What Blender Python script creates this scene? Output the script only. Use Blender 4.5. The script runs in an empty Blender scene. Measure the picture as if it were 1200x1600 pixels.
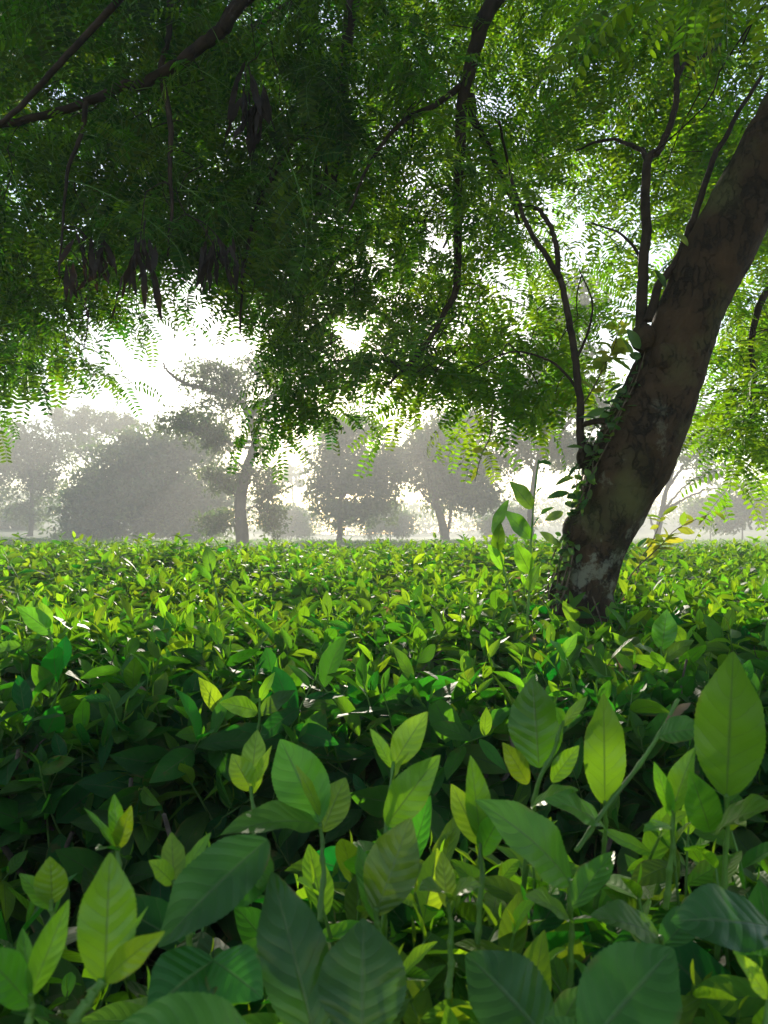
import bpy, math
import numpy as np

# ------------------------------------------------------------------ camera, sky, sun, exposure
scene = bpy.context.scene
COL = scene.collection
CAM_Z = 1.10
F = 1203.0                 # focal length in pixels of the 1200 x 1600 frame
HORIZON = 835.0

cam_data = bpy.data.cameras.new("camera")
cam = bpy.data.objects.new("camera", cam_data)
COL.objects.link(cam)
cam.location = (0, 0, CAM_Z)
cam.rotation_euler = (math.radians(90), 0, 0)
cam_data.sensor_width = 36.0
cam_data.lens = 36.0 * F / 1600.0
cam_data.shift_y = (HORIZON - 800.0) / 1600.0
cam_data.clip_start = 0.02
cam_data.clip_end = 3000
cam_data.dof.use_dof = True
cam_data.dof.focus_distance = 2.2
cam_data.dof.aperture_fstop = 16.0
scene.camera = cam

SUN_EL = math.radians(14.6)
SUN_AZ = math.radians(-2.5)          # from +Y towards +X
world = bpy.data.worlds.new("World")
scene.world = world
world.use_nodes = True
wn = world.node_tree
bg = wn.nodes["Background"]
sky = wn.nodes.new("ShaderNodeTexSky")
sky.sky_type = 'NISHITA'
sky.sun_disc = False
sky.sun_elevation = SUN_EL
sky.sun_rotation = SUN_AZ
sky.altitude = 100
sky.air_density = 1.0
sky.dust_density = 0.5
sky.ozone_density = 1.0
wn.links.new(sky.outputs[0], bg.inputs[0])
bg.inputs[1].default_value = 0.15

sl = bpy.data.lights.new("sun", 'SUN')
sl.energy = 5.0
sl.angle = math.radians(0.55)
sl.color = (1.0, 0.90, 0.74)
so = bpy.data.objects.new("sun", sl)
COL.objects.link(so)
from mathutils import Vector, Matrix
sdir = Vector((math.sin(SUN_AZ) * math.cos(SUN_EL), math.cos(SUN_AZ) * math.cos(SUN_EL), math.sin(SUN_EL)))
so.rotation_euler = sdir.to_track_quat('Z', 'Y').to_euler()
so.location = (0, 60, 30)

scene.view_settings.view_transform = 'Standard'
scene.view_settings.look = 'None'
scene.view_settings.exposure = 1.12
scene.view_settings.gamma = 1.0
scene.render.engine = 'CYCLES'
scene.cycles.use_denoising = True
scene.cycles.max_bounces = 8
scene.cycles.diffuse_bounces = 3
scene.cycles.glossy_bounces = 2
scene.cycles.transmission_bounces = 5
scene.cycles.transparent_max_bounces = 8
scene.cycles.volume_bounces = 1

rng = np.random.default_rng(7)


def at(px, py, Y):
    return np.array([(px - 600.0) / F * Y, Y, CAM_Z + (HORIZON - py) / F * Y])


# ------------------------------------------------------------------ mesh helpers
class Geo:
    """Collects shapes and links them as one mesh object."""

    def __init__(self):
        self.v, self.uv, self.rnd, self.age = [], [], [], []
        self.f = []            # (faces array, material index)
        self.n = 0

    def add(self, v, f, uv=None, rnd=0.5, age=0.0, mat=0):
        v = np.asarray(v, float)
        m = len(v)
        self.v.append(v)
        self.uv.append(np.zeros((m, 2)) if uv is None else np.asarray(uv, float))
        self.rnd.append(np.broadcast_to(np.asarray(rnd, float), (m,)))
        self.age.append(np.broadcast_to(np.asarray(age, float), (m,)))
        for ff in (f if isinstance(f, list) else [f]):
            if len(ff):
                self.f.append((np.asarray(ff, int) + self.n, mat))
        self.n += m

    def inst(self, t, R, pos, rnd, dage=0.0):
        """t: template Geo data dict; R (N,3,3) incl. scale; pos (N,3); rnd (N,)"""
        N = len(pos)
        if N == 0:
            return
        V = len(t['v'])
        v = np.einsum('nij,vj->nvi', R, t['v']) + pos[:, None, :]
        r = np.mod(t['rnd'][None, :] + np.asarray(rnd)[:, None], 1.0)
        a = np.clip(t['age'][None, :] + np.broadcast_to(np.asarray(dage), (N,))[:, None], 0, 1)
        base = self.n
        self.v.append(v.reshape(-1, 3))
        self.uv.append(np.tile(t['uv'], (N, 1)))
        self.rnd.append(r.reshape(-1))
        self.age.append(a.reshape(-1))
        off = base + np.arange(N) * V
        for ff, m in t['f']:
            g = ff[None, :, :] + off[:, None, None]
            self.f.append((g.reshape(-1, ff.shape[1]), m))
        self.n += N * V

    def template(self):
        return dict(v=np.concatenate(self.v), uv=np.concatenate(self.uv), rnd=np.concatenate(self.rnd).copy(),
                    age=np.concatenate(self.age).copy(), f=[(a, m) for a, m in self.f])

    def mesh(self, name, mats, smooth=True):
        me = bpy.data.meshes.new(name)
        v = np.concatenate(self.v)
        me.vertices.add(len(v))
        me.vertices.foreach_set('co', v.astype(np.float32).ravel())
        loops = np.concatenate([f.ravel() for f, m in self.f])
        sizes = np.concatenate([np.full(len(f), f.shape[1]) for f, m in self.f])
        mi = np.concatenate([np.full(len(f), m) for f, m in self.f])
        starts = np.concatenate([[0], np.cumsum(sizes)[:-1]])
        me.loops.add(len(loops))
        me.loops.foreach_set('vertex_index', loops.astype(np.int32))
        me.polygons.add(len(sizes))
        me.polygons.foreach_set('loop_start', starts.astype(np.int32))
        me.polygons.foreach_set('material_index', mi.astype(np.int32))
        me.polygons.foreach_set('use_smooth', np.full(len(sizes), smooth))
        for m in mats:
            me.materials.append(m)
        uvl = me.uv_layers.new(name="UVMap")
        uv = np.concatenate(self.uv)[loops]
        uvl.data.foreach_set('uv', uv.astype(np.float32).ravel())
        for nm, arr in (('rnd', self.rnd), ('age', self.age)):
            a = me.attributes.new(nm, 'FLOAT', 'POINT')
            a.data.foreach_set('value', np.concatenate(arr).astype(np.float32))
        me.update(calc_edges=True)
        me.validate(clean_customdata=False)
        return me

    def build(self, name, mats, parent=None, origin=None, smooth=True):
        mats = mats if isinstance(mats, (list, tuple)) else [mats]
        if origin is not None:
            o3 = np.asarray(origin, float)
            self.v = [v - o3 for v in self.v]
        o = bpy.data.objects.new(name, self.mesh(name, mats, smooth))
        COL.objects.link(o)
        if origin is not None:
            o.location = tuple(np.asarray(origin, float))
        if parent is not None:
            o.parent = parent
            # parents are unrotated and unscaled; keep world position
            w = world_loc(parent)
            base = np.zeros(3) if origin is None else np.asarray(origin, float)
            o.location = tuple(base - w)
        return o


def world_loc(o):
    p = np.zeros(3)
    while o is not None:
        p = p + np.array(o.location)
        o = o.parent
    return p


def tag(o, label=None, cat=None, group=None, kind=None):
    if label:
        o['label'] = label
    if cat:
        o['category'] = cat
    if group:
        o['group'] = group
    if kind:
        o['kind'] = kind
    return o


def empty(name, loc, label, cat, group=None):
    o = bpy.data.objects.new(name, None)
    o.empty_display_size = 0.2
    COL.objects.link(o)
    o.location = tuple(loc)
    return tag(o, label, cat, group)


def unit(a):
    a = np.asarray(a, float)
    return a / max(1e-9, np.linalg.norm(a))


def spline(pts, n):
    """Catmull-Rom through pts (M,k) -> n points"""
    p = np.asarray(pts, float)
    if len(p) == 2:
        t = np.linspace(0, 1, n)[:, None]
        return p[0] * (1 - t) + p[1] * t
    q = np.vstack([2 * p[0] - p[1], p, 2 * p[-1] - p[-2]])
    out = []
    for s in np.linspace(0, len(p) - 1 - 1e-6, n):
        i = int(s)
        t = s - i
        a, b, c, d = q[i], q[i + 1], q[i + 2], q[i + 3]
        out.append(0.5 * (2 * b + (c - a) * t + (2 * a - 5 * b + 4 * c - d) * t * t + (3 * b - a - 3 * c + d) * t ** 3))
    return np.array(out)


def tube(pts, rad, sides=6, rough=0.0, cap=True, seed=0):
    """pts (n,3), rad (n,) -> verts, faces, uv"""
    pts = np.asarray(pts, float)
    n = len(pts)
    rad = np.broadcast_to(np.asarray(rad, float), (n,))
    tan = np.gradient(pts, axis=0)
    tan /= np.maximum(1e-9, np.linalg.norm(tan, axis=1))[:, None]
    ref = np.array([0.31, 0.87, 0.12]) if abs(tan[0][2]) > 0.6 else np.array([0, 0, 1.0])
    nrm = np.zeros_like(pts)
    nrm[0] = unit(np.cross(tan[0], ref))
    for i in range(1, n):
        v = nrm[i - 1] - tan[i] * np.dot(nrm[i - 1], tan[i])
        nrm[i] = unit(v)
    bi = np.cross(tan, nrm)
    th = np.arange(sides) * 2 * np.pi / sides
    rr = np.ones((n, sides))
    if rough:
        r2 = np.random.default_rng(seed)
        ph = r2.uniform(0, 6.28, 6)
        ln = np.concatenate([[0], np.cumsum(np.linalg.norm(np.diff(pts, axis=0), axis=1))])[:, None]
        T = th[None, :]
        rr = 1 + rough * (0.5 * np.sin(3 * T + ph[0] + 2.0 * ln) + 0.45 * np.sin(2 * T + ph[1] - 3.1 * ln)
                          + 0.35 * np.sin(5 * T + ph[2] + 7 * ln) + 0.3 * np.sin(9 * ln + ph[3] + T))
    v = pts[:, None, :] + (rad[:, None] * rr)[:, :, None] * (np.cos(th)[None, :, None] * nrm[:, None, :] + np.sin(th)[None, :, None] * bi[:, None, :])
    v = v.reshape(-1, 3)
    i = np.arange(n - 1)[:, None] * sides
    j = np.arange(sides)[None, :]
    k = (j + 1) % sides
    f = np.stack([i + j, i + k, i + sides + k, i + sides + j], -1).reshape(-1, 4)
    uv = np.stack([np.tile(np.arange(sides) / sides, n), np.repeat(np.arange(n) / n, sides)], -1)
    faces = [f]
    if cap:
        faces.append(np.array([list(range((n - 1) * sides, n * sides))]))
        faces.append(np.array([list(range(sides))[::-1]]))
    return v, faces, uv


def frames(d, up, roll=None):
    """rotation matrices with local +Y = d, local +Z ~ up; d, up (N,3)"""
    d = d / np.maximum(1e-9, np.linalg.norm(d, axis=1))[:, None]
    x = np.cross(d, up)
    bad = np.linalg.norm(x, axis=1) < 1e-4
    x[bad] = np.cross(d[bad], np.array([1.0, 0.2, 0.1]))
    x /= np.linalg.norm(x, axis=1)[:, None]
    z = np.cross(x, d)
    if roll is not None:
        c, s = np.cos(roll)[:, None], np.sin(roll)[:, None]
        x, z = x * c + z * s, z * c - x * s
    return np.stack([x, d, z], -1)


# ------------------------------------------------------------------ leaf shapes
def leaf_grid(nu, nv, width=0.4, fold=0.25, curl=0.5, wave=0.0, serr=0.0, tip=0.25, twist=0.0, phase=0.0, petiole=0.0):
    """Leaf of length 1 along +Y, upper face +Z.  curl>0 bends the tip down."""
    u = np.linspace(0, 1, nu + 1)
    v = np.linspace(-1, 1, nv + 1)
    w = np.sin(np.pi * np.clip(u, 0, 1) ** 0.92) ** 0.70
    w = w * (1 - tip * np.clip((u - 0.70) / 0.30, 0, 1) ** 0.9)
    w = np.maximum(w, 0.02) * width / 2
    if serr:
        saw = np.where(np.arange(nu + 1) % 2 == 0, 1.0, -1.0)
        w = w * (1 + serr * saw)
    ang = curl * (u - 0.15) ** 1.0
    dy, dz = np.cos(ang), -np.sin(ang)
    yy = np.concatenate([[0], np.cumsum((dy[1:] + dy[:-1]) / 2 / nu)])
    zz = np.concatenate([[0], np.cumsum((dz[1:] + dz[:-1]) / 2 / nu)])
    U, V = np.meshgrid(u, v, indexing='ij')
    W = w[:, None]
    X = V * W * math.cos(math.atan(fold))
    Zl = np.abs(V) ** 1.2 * W * fold + wave * np.abs(V) * np.sin(U * 15 + phase + np.sign(V) * 1.1) * np.sin(np.pi * U)
    if twist:
        a = twist * U
        X, Zl = X * np.cos(a) - Zl * np.sin(a), X * np.sin(a) + Zl * np.cos(a)
    Yc, Zc = yy[:, None] + Zl * np.sin(ang)[:, None], zz[:, None] + Zl * np.cos(ang)[:, None]
    vv = np.stack([X, Yc, Zc], -1).reshape(-1, 3)
    i = np.arange(nu)[:, None] * (nv + 1)
    j = np.arange(nv)[None, :]
    f = np.stack([i + j, i + j + 1, i + j + nv + 2, i + j + nv + 1], -1).reshape(-1, 4)
    uv = np.stack([(V + 1) / 2, U], -1).reshape(-1, 2)
    return vv, f, uv


# ------------------------------------------------------------------ materials
def new_mat(name):
    m = bpy.data.materials.new(name)
    m.use_nodes = True
    nt = m.node_tree
    for n in list(nt.nodes):
        nt.nodes.remove(n)
    out = nt.nodes.new("ShaderNodeOutputMaterial")
    return m, nt, out


def N(nt, typ, **kw):
    n = nt.nodes.new(typ)
    for k, v in kw.items():
        setattr(n, k, v)
    return n


def math_node(nt, op, a, b=None, c=None, clamp=False):
    n = N(nt, "ShaderNodeMath", operation=op, use_clamp=clamp)
    for i, x in enumerate((a, b, c)):
        if x is None:
            continue
        if isinstance(x, (int, float)):
            n.inputs[i].default_value = x
        else:
            nt.links.new(x, n.inputs[i])
    return n.outputs[0]


def mix_col(nt, fac, a, b, blend='MIX'):
    n = N(nt, "ShaderNodeMix", data_type='RGBA', blend_type=blend)
    for sock, x in ((n.inputs[0], fac), (n.inputs[6], a), (n.inputs[7], b)):
        if isinstance(x, (int, float)):
            sock.default_value = x
        elif isinstance(x, tuple):
            sock.default_value = (*x, 1.0)
        else:
            nt.links.new(x, sock)
    return n.outputs[2]


def ramp(nt, fac, lo, hi):
    n = N(nt, "ShaderNodeMapRange")
    n.inputs[1].default_value = lo
    n.inputs[2].default_value = hi
    nt.links.new(fac, n.inputs[0])
    return n.outputs[0]


def leaf_mat(name, old, young, t_old, t_young, trans=0.45, rough=0.38, veins=True, bump=0.26, spec=0.5, spots=True, nveins=7.5):
    m, nt, out = new_mat(name)
    L = nt.links.new
    rnd = N(nt, "ShaderNodeAttribute", attribute_name='rnd').outputs['Fac']
    age = N(nt, "ShaderNodeAttribute", attribute_name='age').outputs['Fac']
    col = mix_col(nt, age, old, young)
    tcol = mix_col(nt, age, t_old, t_young)
    # leaf to leaf variation
    hsv = N(nt, "ShaderNodeHueSaturation")
    hue = math_node(nt, 'MULTIPLY_ADD', rnd, 0.05, 0.475)
    r2 = math_node(nt, 'FRACT', math_node(nt, 'MULTIPLY', rnd, 7.31))
    val = math_node(nt, 'MULTIPLY_ADD', r2, 0.7, 0.65)
    L(hue, hsv.inputs['Hue']); L(val, hsv.inputs['Value']); L(col, hsv.inputs['Color'])
    col = hsv.outputs[0]
    hsv2 = N(nt, "ShaderNodeHueSaturation")
    L(hue, hsv2.inputs['Hue']); L(val, hsv2.inputs['Value']); L(tcol, hsv2.inputs['Color'])
    tcol = hsv2.outputs[0]
    bsdf = N(nt, "ShaderNodeBsdfPrincipled")
    tr = N(nt, "ShaderNodeBsdfTranslucent")
    if veins:
        uv = N(nt, "ShaderNodeUVMap", uv_map='UVMap').outputs[0]
        sep = N(nt, "ShaderNodeSeparateXYZ")
        L(uv, sep.inputs[0])
        av = math_node(nt, 'ABSOLUTE', math_node(nt, 'MULTIPLY_ADD', sep.outputs[0], 2.0, -1.0))
        mid = math_node(nt, 'SUBTRACT', 1.0, ramp(nt, av, 0.015, 0.07))
        noi = N(nt, "ShaderNodeTexNoise")
        noi.inputs['Scale'].default_value = 55.0
        noi.inputs['Detail'].default_value = 3
        geo = N(nt, "ShaderNodeTexCoord")
        L(geo.outputs['Object'], noi.inputs['Vector'])
        ph = math_node(nt, 'SUBTRACT', sep.outputs[1], math_node(nt, 'MULTIPLY', math_node(nt, 'POWER', av, 1.3), 0.2))
        ph = math_node(nt, 'ADD', ph, math_node(nt, 'MULTIPLY', noi.outputs[0], 0.05))
        fr = math_node(nt, 'FRACT', math_node(nt, 'MULTIPLY_ADD', ph, nveins, rnd))
        tri = math_node(nt, 'ABSOLUTE', math_node(nt, 'MULTIPLY_ADD', fr, 2.0, -1.0))     # 0 at vein centre
        side = math_node(nt, 'SUBTRACT', 1.0, ramp(nt, tri, 0.0, 0.10))
        side = math_node(nt, 'MULTIPLY', side, math_node(nt, 'SUBTRACT', 1.0, ramp(nt, av, 0.75, 0.95)))
        vein = math_node(nt, 'MAXIMUM', mid, math_node(nt, 'MULTIPLY', side, 0.55))
        lite = mix_col(nt, 0.6, col, (0.17, 0.26, 0.08))
        col = mix_col(nt, math_node(nt, 'MULTIPLY', vein, 0.75), col, lite)
        tcol = mix_col(nt, math_node(nt, 'MULTIPLY', vein, 0.7), tcol, (0.03, 0.07, 0.008))
        # quilted blade between veins
        quilt = math_node(nt, 'SUBTRACT', math_node(nt, 'MULTIPLY', math_node(nt, 'POWER', tri, 0.6), 0.55),
                          math_node(nt, 'MULTIPLY', mid, 0.6))
        hgt = math_node(nt, 'ADD', quilt, math_node(nt, 'MULTIPLY', noi.outputs[0], 0.35))
        bp = N(nt, "ShaderNodeBump")
        bp.inputs['Strength'].default_value = bump
        bp.inputs['Distance'].default_value = 0.004
        L(hgt, bp.inputs['Height'])
        L(bp.outputs[0], bsdf.inputs['Normal'])
        L(bp.outputs[0], tr.inputs['Normal'])
        if spots:
            n2 = N(nt, "ShaderNodeTexNoise")
            n2.inputs['Scale'].default_value = 28.0
            n2.inputs['Detail'].default_value = 4
            L(geo.outputs['Object'], n2.inputs['Vector'])
            sp = math_node(nt, 'MULTIPLY', ramp(nt, n2.outputs[0], 0.655, 0.69), math_node(nt, 'SUBTRACT', 1.0, age))
            col = mix_col(nt, math_node(nt, 'MULTIPLY', sp, 0.8), col, (0.11, 0.07, 0.03))
            edge = math_node(nt, 'MULTIPLY', ramp(nt, av, 0.86, 0.97), ramp(nt, n2.outputs[0], 0.54, 0.62))
            col = mix_col(nt, math_node(nt, 'MULTIPLY', edge, 0.85), col, (0.15, 0.09, 0.035))
            mott = ramp(nt, n2.outputs[0], 0.3, 0.7)
            col = mix_col(nt, 1.0, col, mix_col(nt, mott, (0.62, 0.66, 0.66), (1.3, 1.22, 1.0)), 'MULTIPLY')
    L(col, bsdf.inputs['Base Color'])
    L(tcol, tr.inputs['Color'])
    bsdf.inputs['Specular IOR Level'].default_value = spec
    rr = math_node(nt, 'MULTIPLY_ADD', r2, 0.18, rough - 0.06)
    L(rr, bsdf.inputs['Roughness'])
    mx = N(nt, "ShaderNodeMixShader")
    mx.inputs[0].default_value = trans
    L(bsdf.outputs[0], mx.inputs[1]); L(tr.outputs[0], mx.inputs[2])
    L(mx.outputs[0], out.inputs[0])
    return m


def N_sep(nt, vec):
    n = N(nt, "ShaderNodeSeparateXYZ")
    nt.links.new(vec, n.inputs[0])
    return n.outputs[2]


def bark_mat(name, dark, light, lichen=0.0, scale=8.0, bump=0.8):
    m, nt, out = new_mat(name)
    L = nt.links.new
    tc = N(nt, "ShaderNodeTexCoord").outputs['Object']
    n1 = N(nt, "ShaderNodeTexNoise"); n1.inputs['Scale'].default_value = scale; n1.inputs['Detail'].default_value = 8
    n1.inputs['Roughness'].default_value = 0.65
    L(tc, n1.inputs['Vector'])
    mp = N(nt, "ShaderNodeMapping"); mp.inputs['Scale'].default_value = (1, 1, 0.3)
    L(tc, mp.inputs['Vector'])
    vo = N(nt, "ShaderNodeTexVoronoi", feature='DISTANCE_TO_EDGE'); vo.inputs['Scale'].default_value = scale * 4.5
    wv = N(nt, "ShaderNodeVectorMath", operation='ADD')
    L(mp.outputs[0], wv.inputs[0])
    sc = N(nt, "ShaderNodeVectorMath", operation='SCALE'); sc.inputs['Scale'].default_value = 0.12
    L(n1.outputs['Color'], sc.inputs[0]); L(sc.outputs[0], wv.inputs[1])
    L(wv.outputs[0], vo.inputs['Vector'])
    crack = ramp(nt, math_node(nt, 'ADD', vo.outputs['Distance'], math_node(nt, 'MULTIPLY_ADD', n1.outputs[0], 0.9, -0.38)), 0.0, 0.12)
    col = mix_col(nt, ramp(nt, n1.outputs[0], 0.3, 0.7), dark, light)
    col = mix_col(nt, crack, tuple(c * 0.8 for c in dark), col)
    if lichen:
        n2 = N(nt, "ShaderNodeTexNoise"); n2.inputs['Scale'].default_value = 5.5; n2.inputs['Detail'].default_value = 10
        n2.inputs['Roughness'].default_value = 0.72
        L(tc, n2.inputs['Vector'])
        col = mix_col(nt, math_node(nt, 'MULTIPLY', ramp(nt, n2.outputs[0], 0.555, 0.60), math_node(nt, 'MULTIPLY', lichen, math_node(nt, 'SUBTRACT', 1.0, ramp(nt, N_sep(nt, tc), 1.15, 1.9)))), col, (0.26, 0.27, 0.20))
        n3 = N(nt, "ShaderNodeTexNoise"); n3.inputs['Scale'].default_value = 4.1; n3.inputs['Detail'].default_value = 6
        n3.noise_dimensions = '4D'; n3.inputs['W'].default_value = 3.7
        L(tc, n3.inputs['Vector'])
        col = mix_col(nt, math_node(nt, 'MULTIPLY', ramp(nt, n3.outputs[0], 0.52, 0.68), 0.55), col, (0.09, 0.095, 0.03))
    b = N(nt, "ShaderNodeBsdfPrincipled")
    L(col, b.inputs['Base Color'])
    b.inputs['Roughness'].default_value = 0.85
    b.inputs['Specular IOR Level'].default_value = 0.25
    h = math_node(nt, 'ADD', math_node(nt, 'MULTIPLY', crack, 0.5), n1.outputs[0])
    bp = N(nt, "ShaderNodeBump"); bp.inputs['Strength'].default_value = bump; bp.inputs['Distance'].default_value = 0.02
    L(h, bp.inputs['Height']); L(bp.outputs[0], b.inputs['Normal'])
    L(b.outputs[0], out.inputs[0])
    return m


M = {}
M['tea'] = leaf_mat('tea leaf', (0.022, 0.086, 0.018), (0.13, 0.30, 0.022), (0.040, 0.28, 0.008), (0.40, 0.68, 0.012), trans=0.45, rough=0.56, spec=0.18)
M['tea_young'] = leaf_mat('glossy tea leaf', (0.022, 0.086, 0.018), (0.13, 0.30, 0.022), (0.040, 0.28, 0.008), (0.40, 0.68, 0.012), trans=0.45, rough=0.36, spec=0.45, bump=0.26)
M['tea_far'] = leaf_mat('tea leaf far', (0.026, 0.088, 0.016), (0.09, 0.21, 0.014), (0.06, 0.30, 0.008), (0.42, 0.70, 0.010), trans=0.48, rough=0.55, veins=False, spec=0.2)
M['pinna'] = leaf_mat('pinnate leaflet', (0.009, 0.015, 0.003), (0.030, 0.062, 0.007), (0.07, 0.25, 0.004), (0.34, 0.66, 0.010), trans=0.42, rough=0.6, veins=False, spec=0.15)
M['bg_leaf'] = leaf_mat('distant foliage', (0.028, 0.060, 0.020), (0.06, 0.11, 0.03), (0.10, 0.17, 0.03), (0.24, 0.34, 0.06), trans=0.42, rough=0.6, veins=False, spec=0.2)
M['yellow'] = leaf_mat('yellowing leaf', (0.12, 0.20, 0.02), (0.30, 0.28, 0.03), (0.35, 0.55, 0.03), (0.65, 0.60, 0.04), trans=0.5, rough=0.45, veins=False)
M['vine'] = leaf_mat('vine leaf', (0.03, 0.075, 0.02), (0.09, 0.16, 0.025), (0.10, 0.28, 0.02), (0.35, 0.55, 0.03), trans=0.42, rough=0.42, bump=0.2, spots=False, nveins=6.0)
M['trunk'] = bark_mat('rough bark', (0.014, 0.008, 0.003), (0.056, 0.030, 0.012), lichen=0.42, scale=7.0, bump=0.9)
M['limb'] = bark_mat('branch bark', (0.016, 0.010, 0.006), (0.045, 0.028, 0.017), scale=14.0, bump=0.5)
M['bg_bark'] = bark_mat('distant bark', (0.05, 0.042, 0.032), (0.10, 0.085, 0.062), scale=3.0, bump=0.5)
M['wood'] = bark_mat('tea wood', (0.08, 0.055, 0.035), (0.17, 0.125, 0.085), scale=40.0, bump=0.4)


def simple(name, col, rough=0.6, noise=0.35, scale=30, trans=None):
    m, nt, out = new_mat(name)
    L = nt.links.new
    tc = N(nt, "ShaderNodeTexCoord").outputs['Object']
    n1 = N(nt, "ShaderNodeTexNoise"); n1.inputs['Scale'].default_value = scale; n1.inputs['Detail'].default_value = 5
    L(tc, n1.inputs['Vector'])
    c = mix_col(nt, ramp(nt, n1.outputs[0], 0.3, 0.7), tuple(x * (1 - noise) for x in col), tuple(x * (1 + noise) for x in col))
    b = N(nt, "ShaderNodeBsdfPrincipled")
    L(c, b.inputs['Base Color']); b.inputs['Roughness'].default_value = rough
    if trans:
        t = N(nt, "ShaderNodeBsdfTranslucent"); t.inputs[0].default_value = (*trans, 1)
        mx = N(nt, "ShaderNodeMixShader"); mx.inputs[0].default_value = 0.3
        L(b.outputs[0], mx.inputs[1]); L(t.outputs[0], mx.inputs[2]); L(mx.outputs[0], out.inputs[0])
    else:
        L(b.outputs[0], out.inputs[0])
    return m


M['stem'] = simple('green stem', (0.10, 0.22, 0.03), 0.5, trans=(0.2, 0.35, 0.05))
M['dry'] = simple('dry leaf', (0.26, 0.17, 0.09), 0.8, trans=(0.4, 0.25, 0.1))
M['pod'] = simple('dry seed pod', (0.016, 0.009, 0.006), 0.85, 0.6, 60, trans=(0.05, 0.022, 0.01))
M['core'] = simple('dark hedge filler', (0.022, 0.022, 0.012), 0.95, 0.6, 18)


def ground_mat():
    m, nt, out = new_mat('soil and grass')
    L = nt.links.new
    tc = N(nt, "ShaderNodeTexCoord").outputs['Object']
    n1 = N(nt, "ShaderNodeTexNoise"); n1.inputs['Scale'].default_value = 12; n1.inputs['Detail'].default_value = 8
    n2 = N(nt, "ShaderNodeTexNoise"); n2.inputs['Scale'].default_value = 0.25; n2.inputs['Detail'].default_value = 6
    L(tc, n1.inputs['Vector']); L(tc, n2.inputs['Vector'])
    soil = mix_col(nt, n1.outputs[0], (0.025, 0.016, 0.010), (0.12, 0.08, 0.05))
    grass = mix_col(nt, n2.outputs[0], (0.05, 0.085, 0.025), (0.11, 0.14, 0.05))
    sp = N(nt, "ShaderNodeSeparateXYZ"); L(tc, sp.inputs[0])
    fac = math_node(nt, 'ADD', ramp(nt, sp.outputs[1], 16, 22), math_node(nt, 'MULTIPLY', n2.outputs[0], 0.2), clamp=True)
    col = mix_col(nt, fac, soil, grass)
    b = N(nt, "ShaderNodeBsdfPrincipled"); L(col, b.inputs['Base Color']); b.inputs['Roughness'].default_value = 0.95
    bp = N(nt, "ShaderNodeBump"); bp.inputs['Strength'].default_value = 0.6; bp.inputs['Distance'].default_value = 0.03
    L(n1.outputs[0], bp.inputs['Height']); L(bp.outputs[0], b.inputs['Normal'])
    L(b.outputs[0], out.inputs[0])
    return m


M['ground'] = ground_mat()


# ------------------------------------------------------------------ ground
def ground_z(x, y):
    r = np.clip((y - 90) / 180.0, 0, 1)
    z = 9.0 * r ** 1.5 * (0.55 + 0.45 * np.sin(x * 0.018 - 1.2)) + 2.5 * np.clip((-x - 18) / 40, 0, 1) * np.clip((y - 55) / 90, 0, 1)
    return z + 0.03 * np.sin(x * 1.7 + y * 0.9) + 0.02 * np.sin(x * 3.1 - y * 2.3)


g = Geo()
gx = np.linspace(-1, 1, 121); gx = np.sign(gx) * np.abs(gx) ** 1.6 * 160
gy = np.concatenate([np.linspace(-12, 25, 75), np.linspace(25, 296, 70)[1:]])
GX, GY = np.meshgrid(gx, gy, indexing='ij')
gv = np.stack([GX, GY, ground_z(GX, GY)], -1).reshape(-1, 3)
ny = len(gy)
ii = np.arange(len(gx) - 1)[:, None] * ny
jj = np.arange(ny - 1)[None, :]
g.add(gv, np.stack([ii + jj, ii + ny + jj, ii + ny + jj + 1, ii + jj + 1], -1).reshape(-1, 4))
tag(g.build('ground', M['ground']), 'soil between the tea rows running into far misty grass', 'ground', kind='structure')


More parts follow.
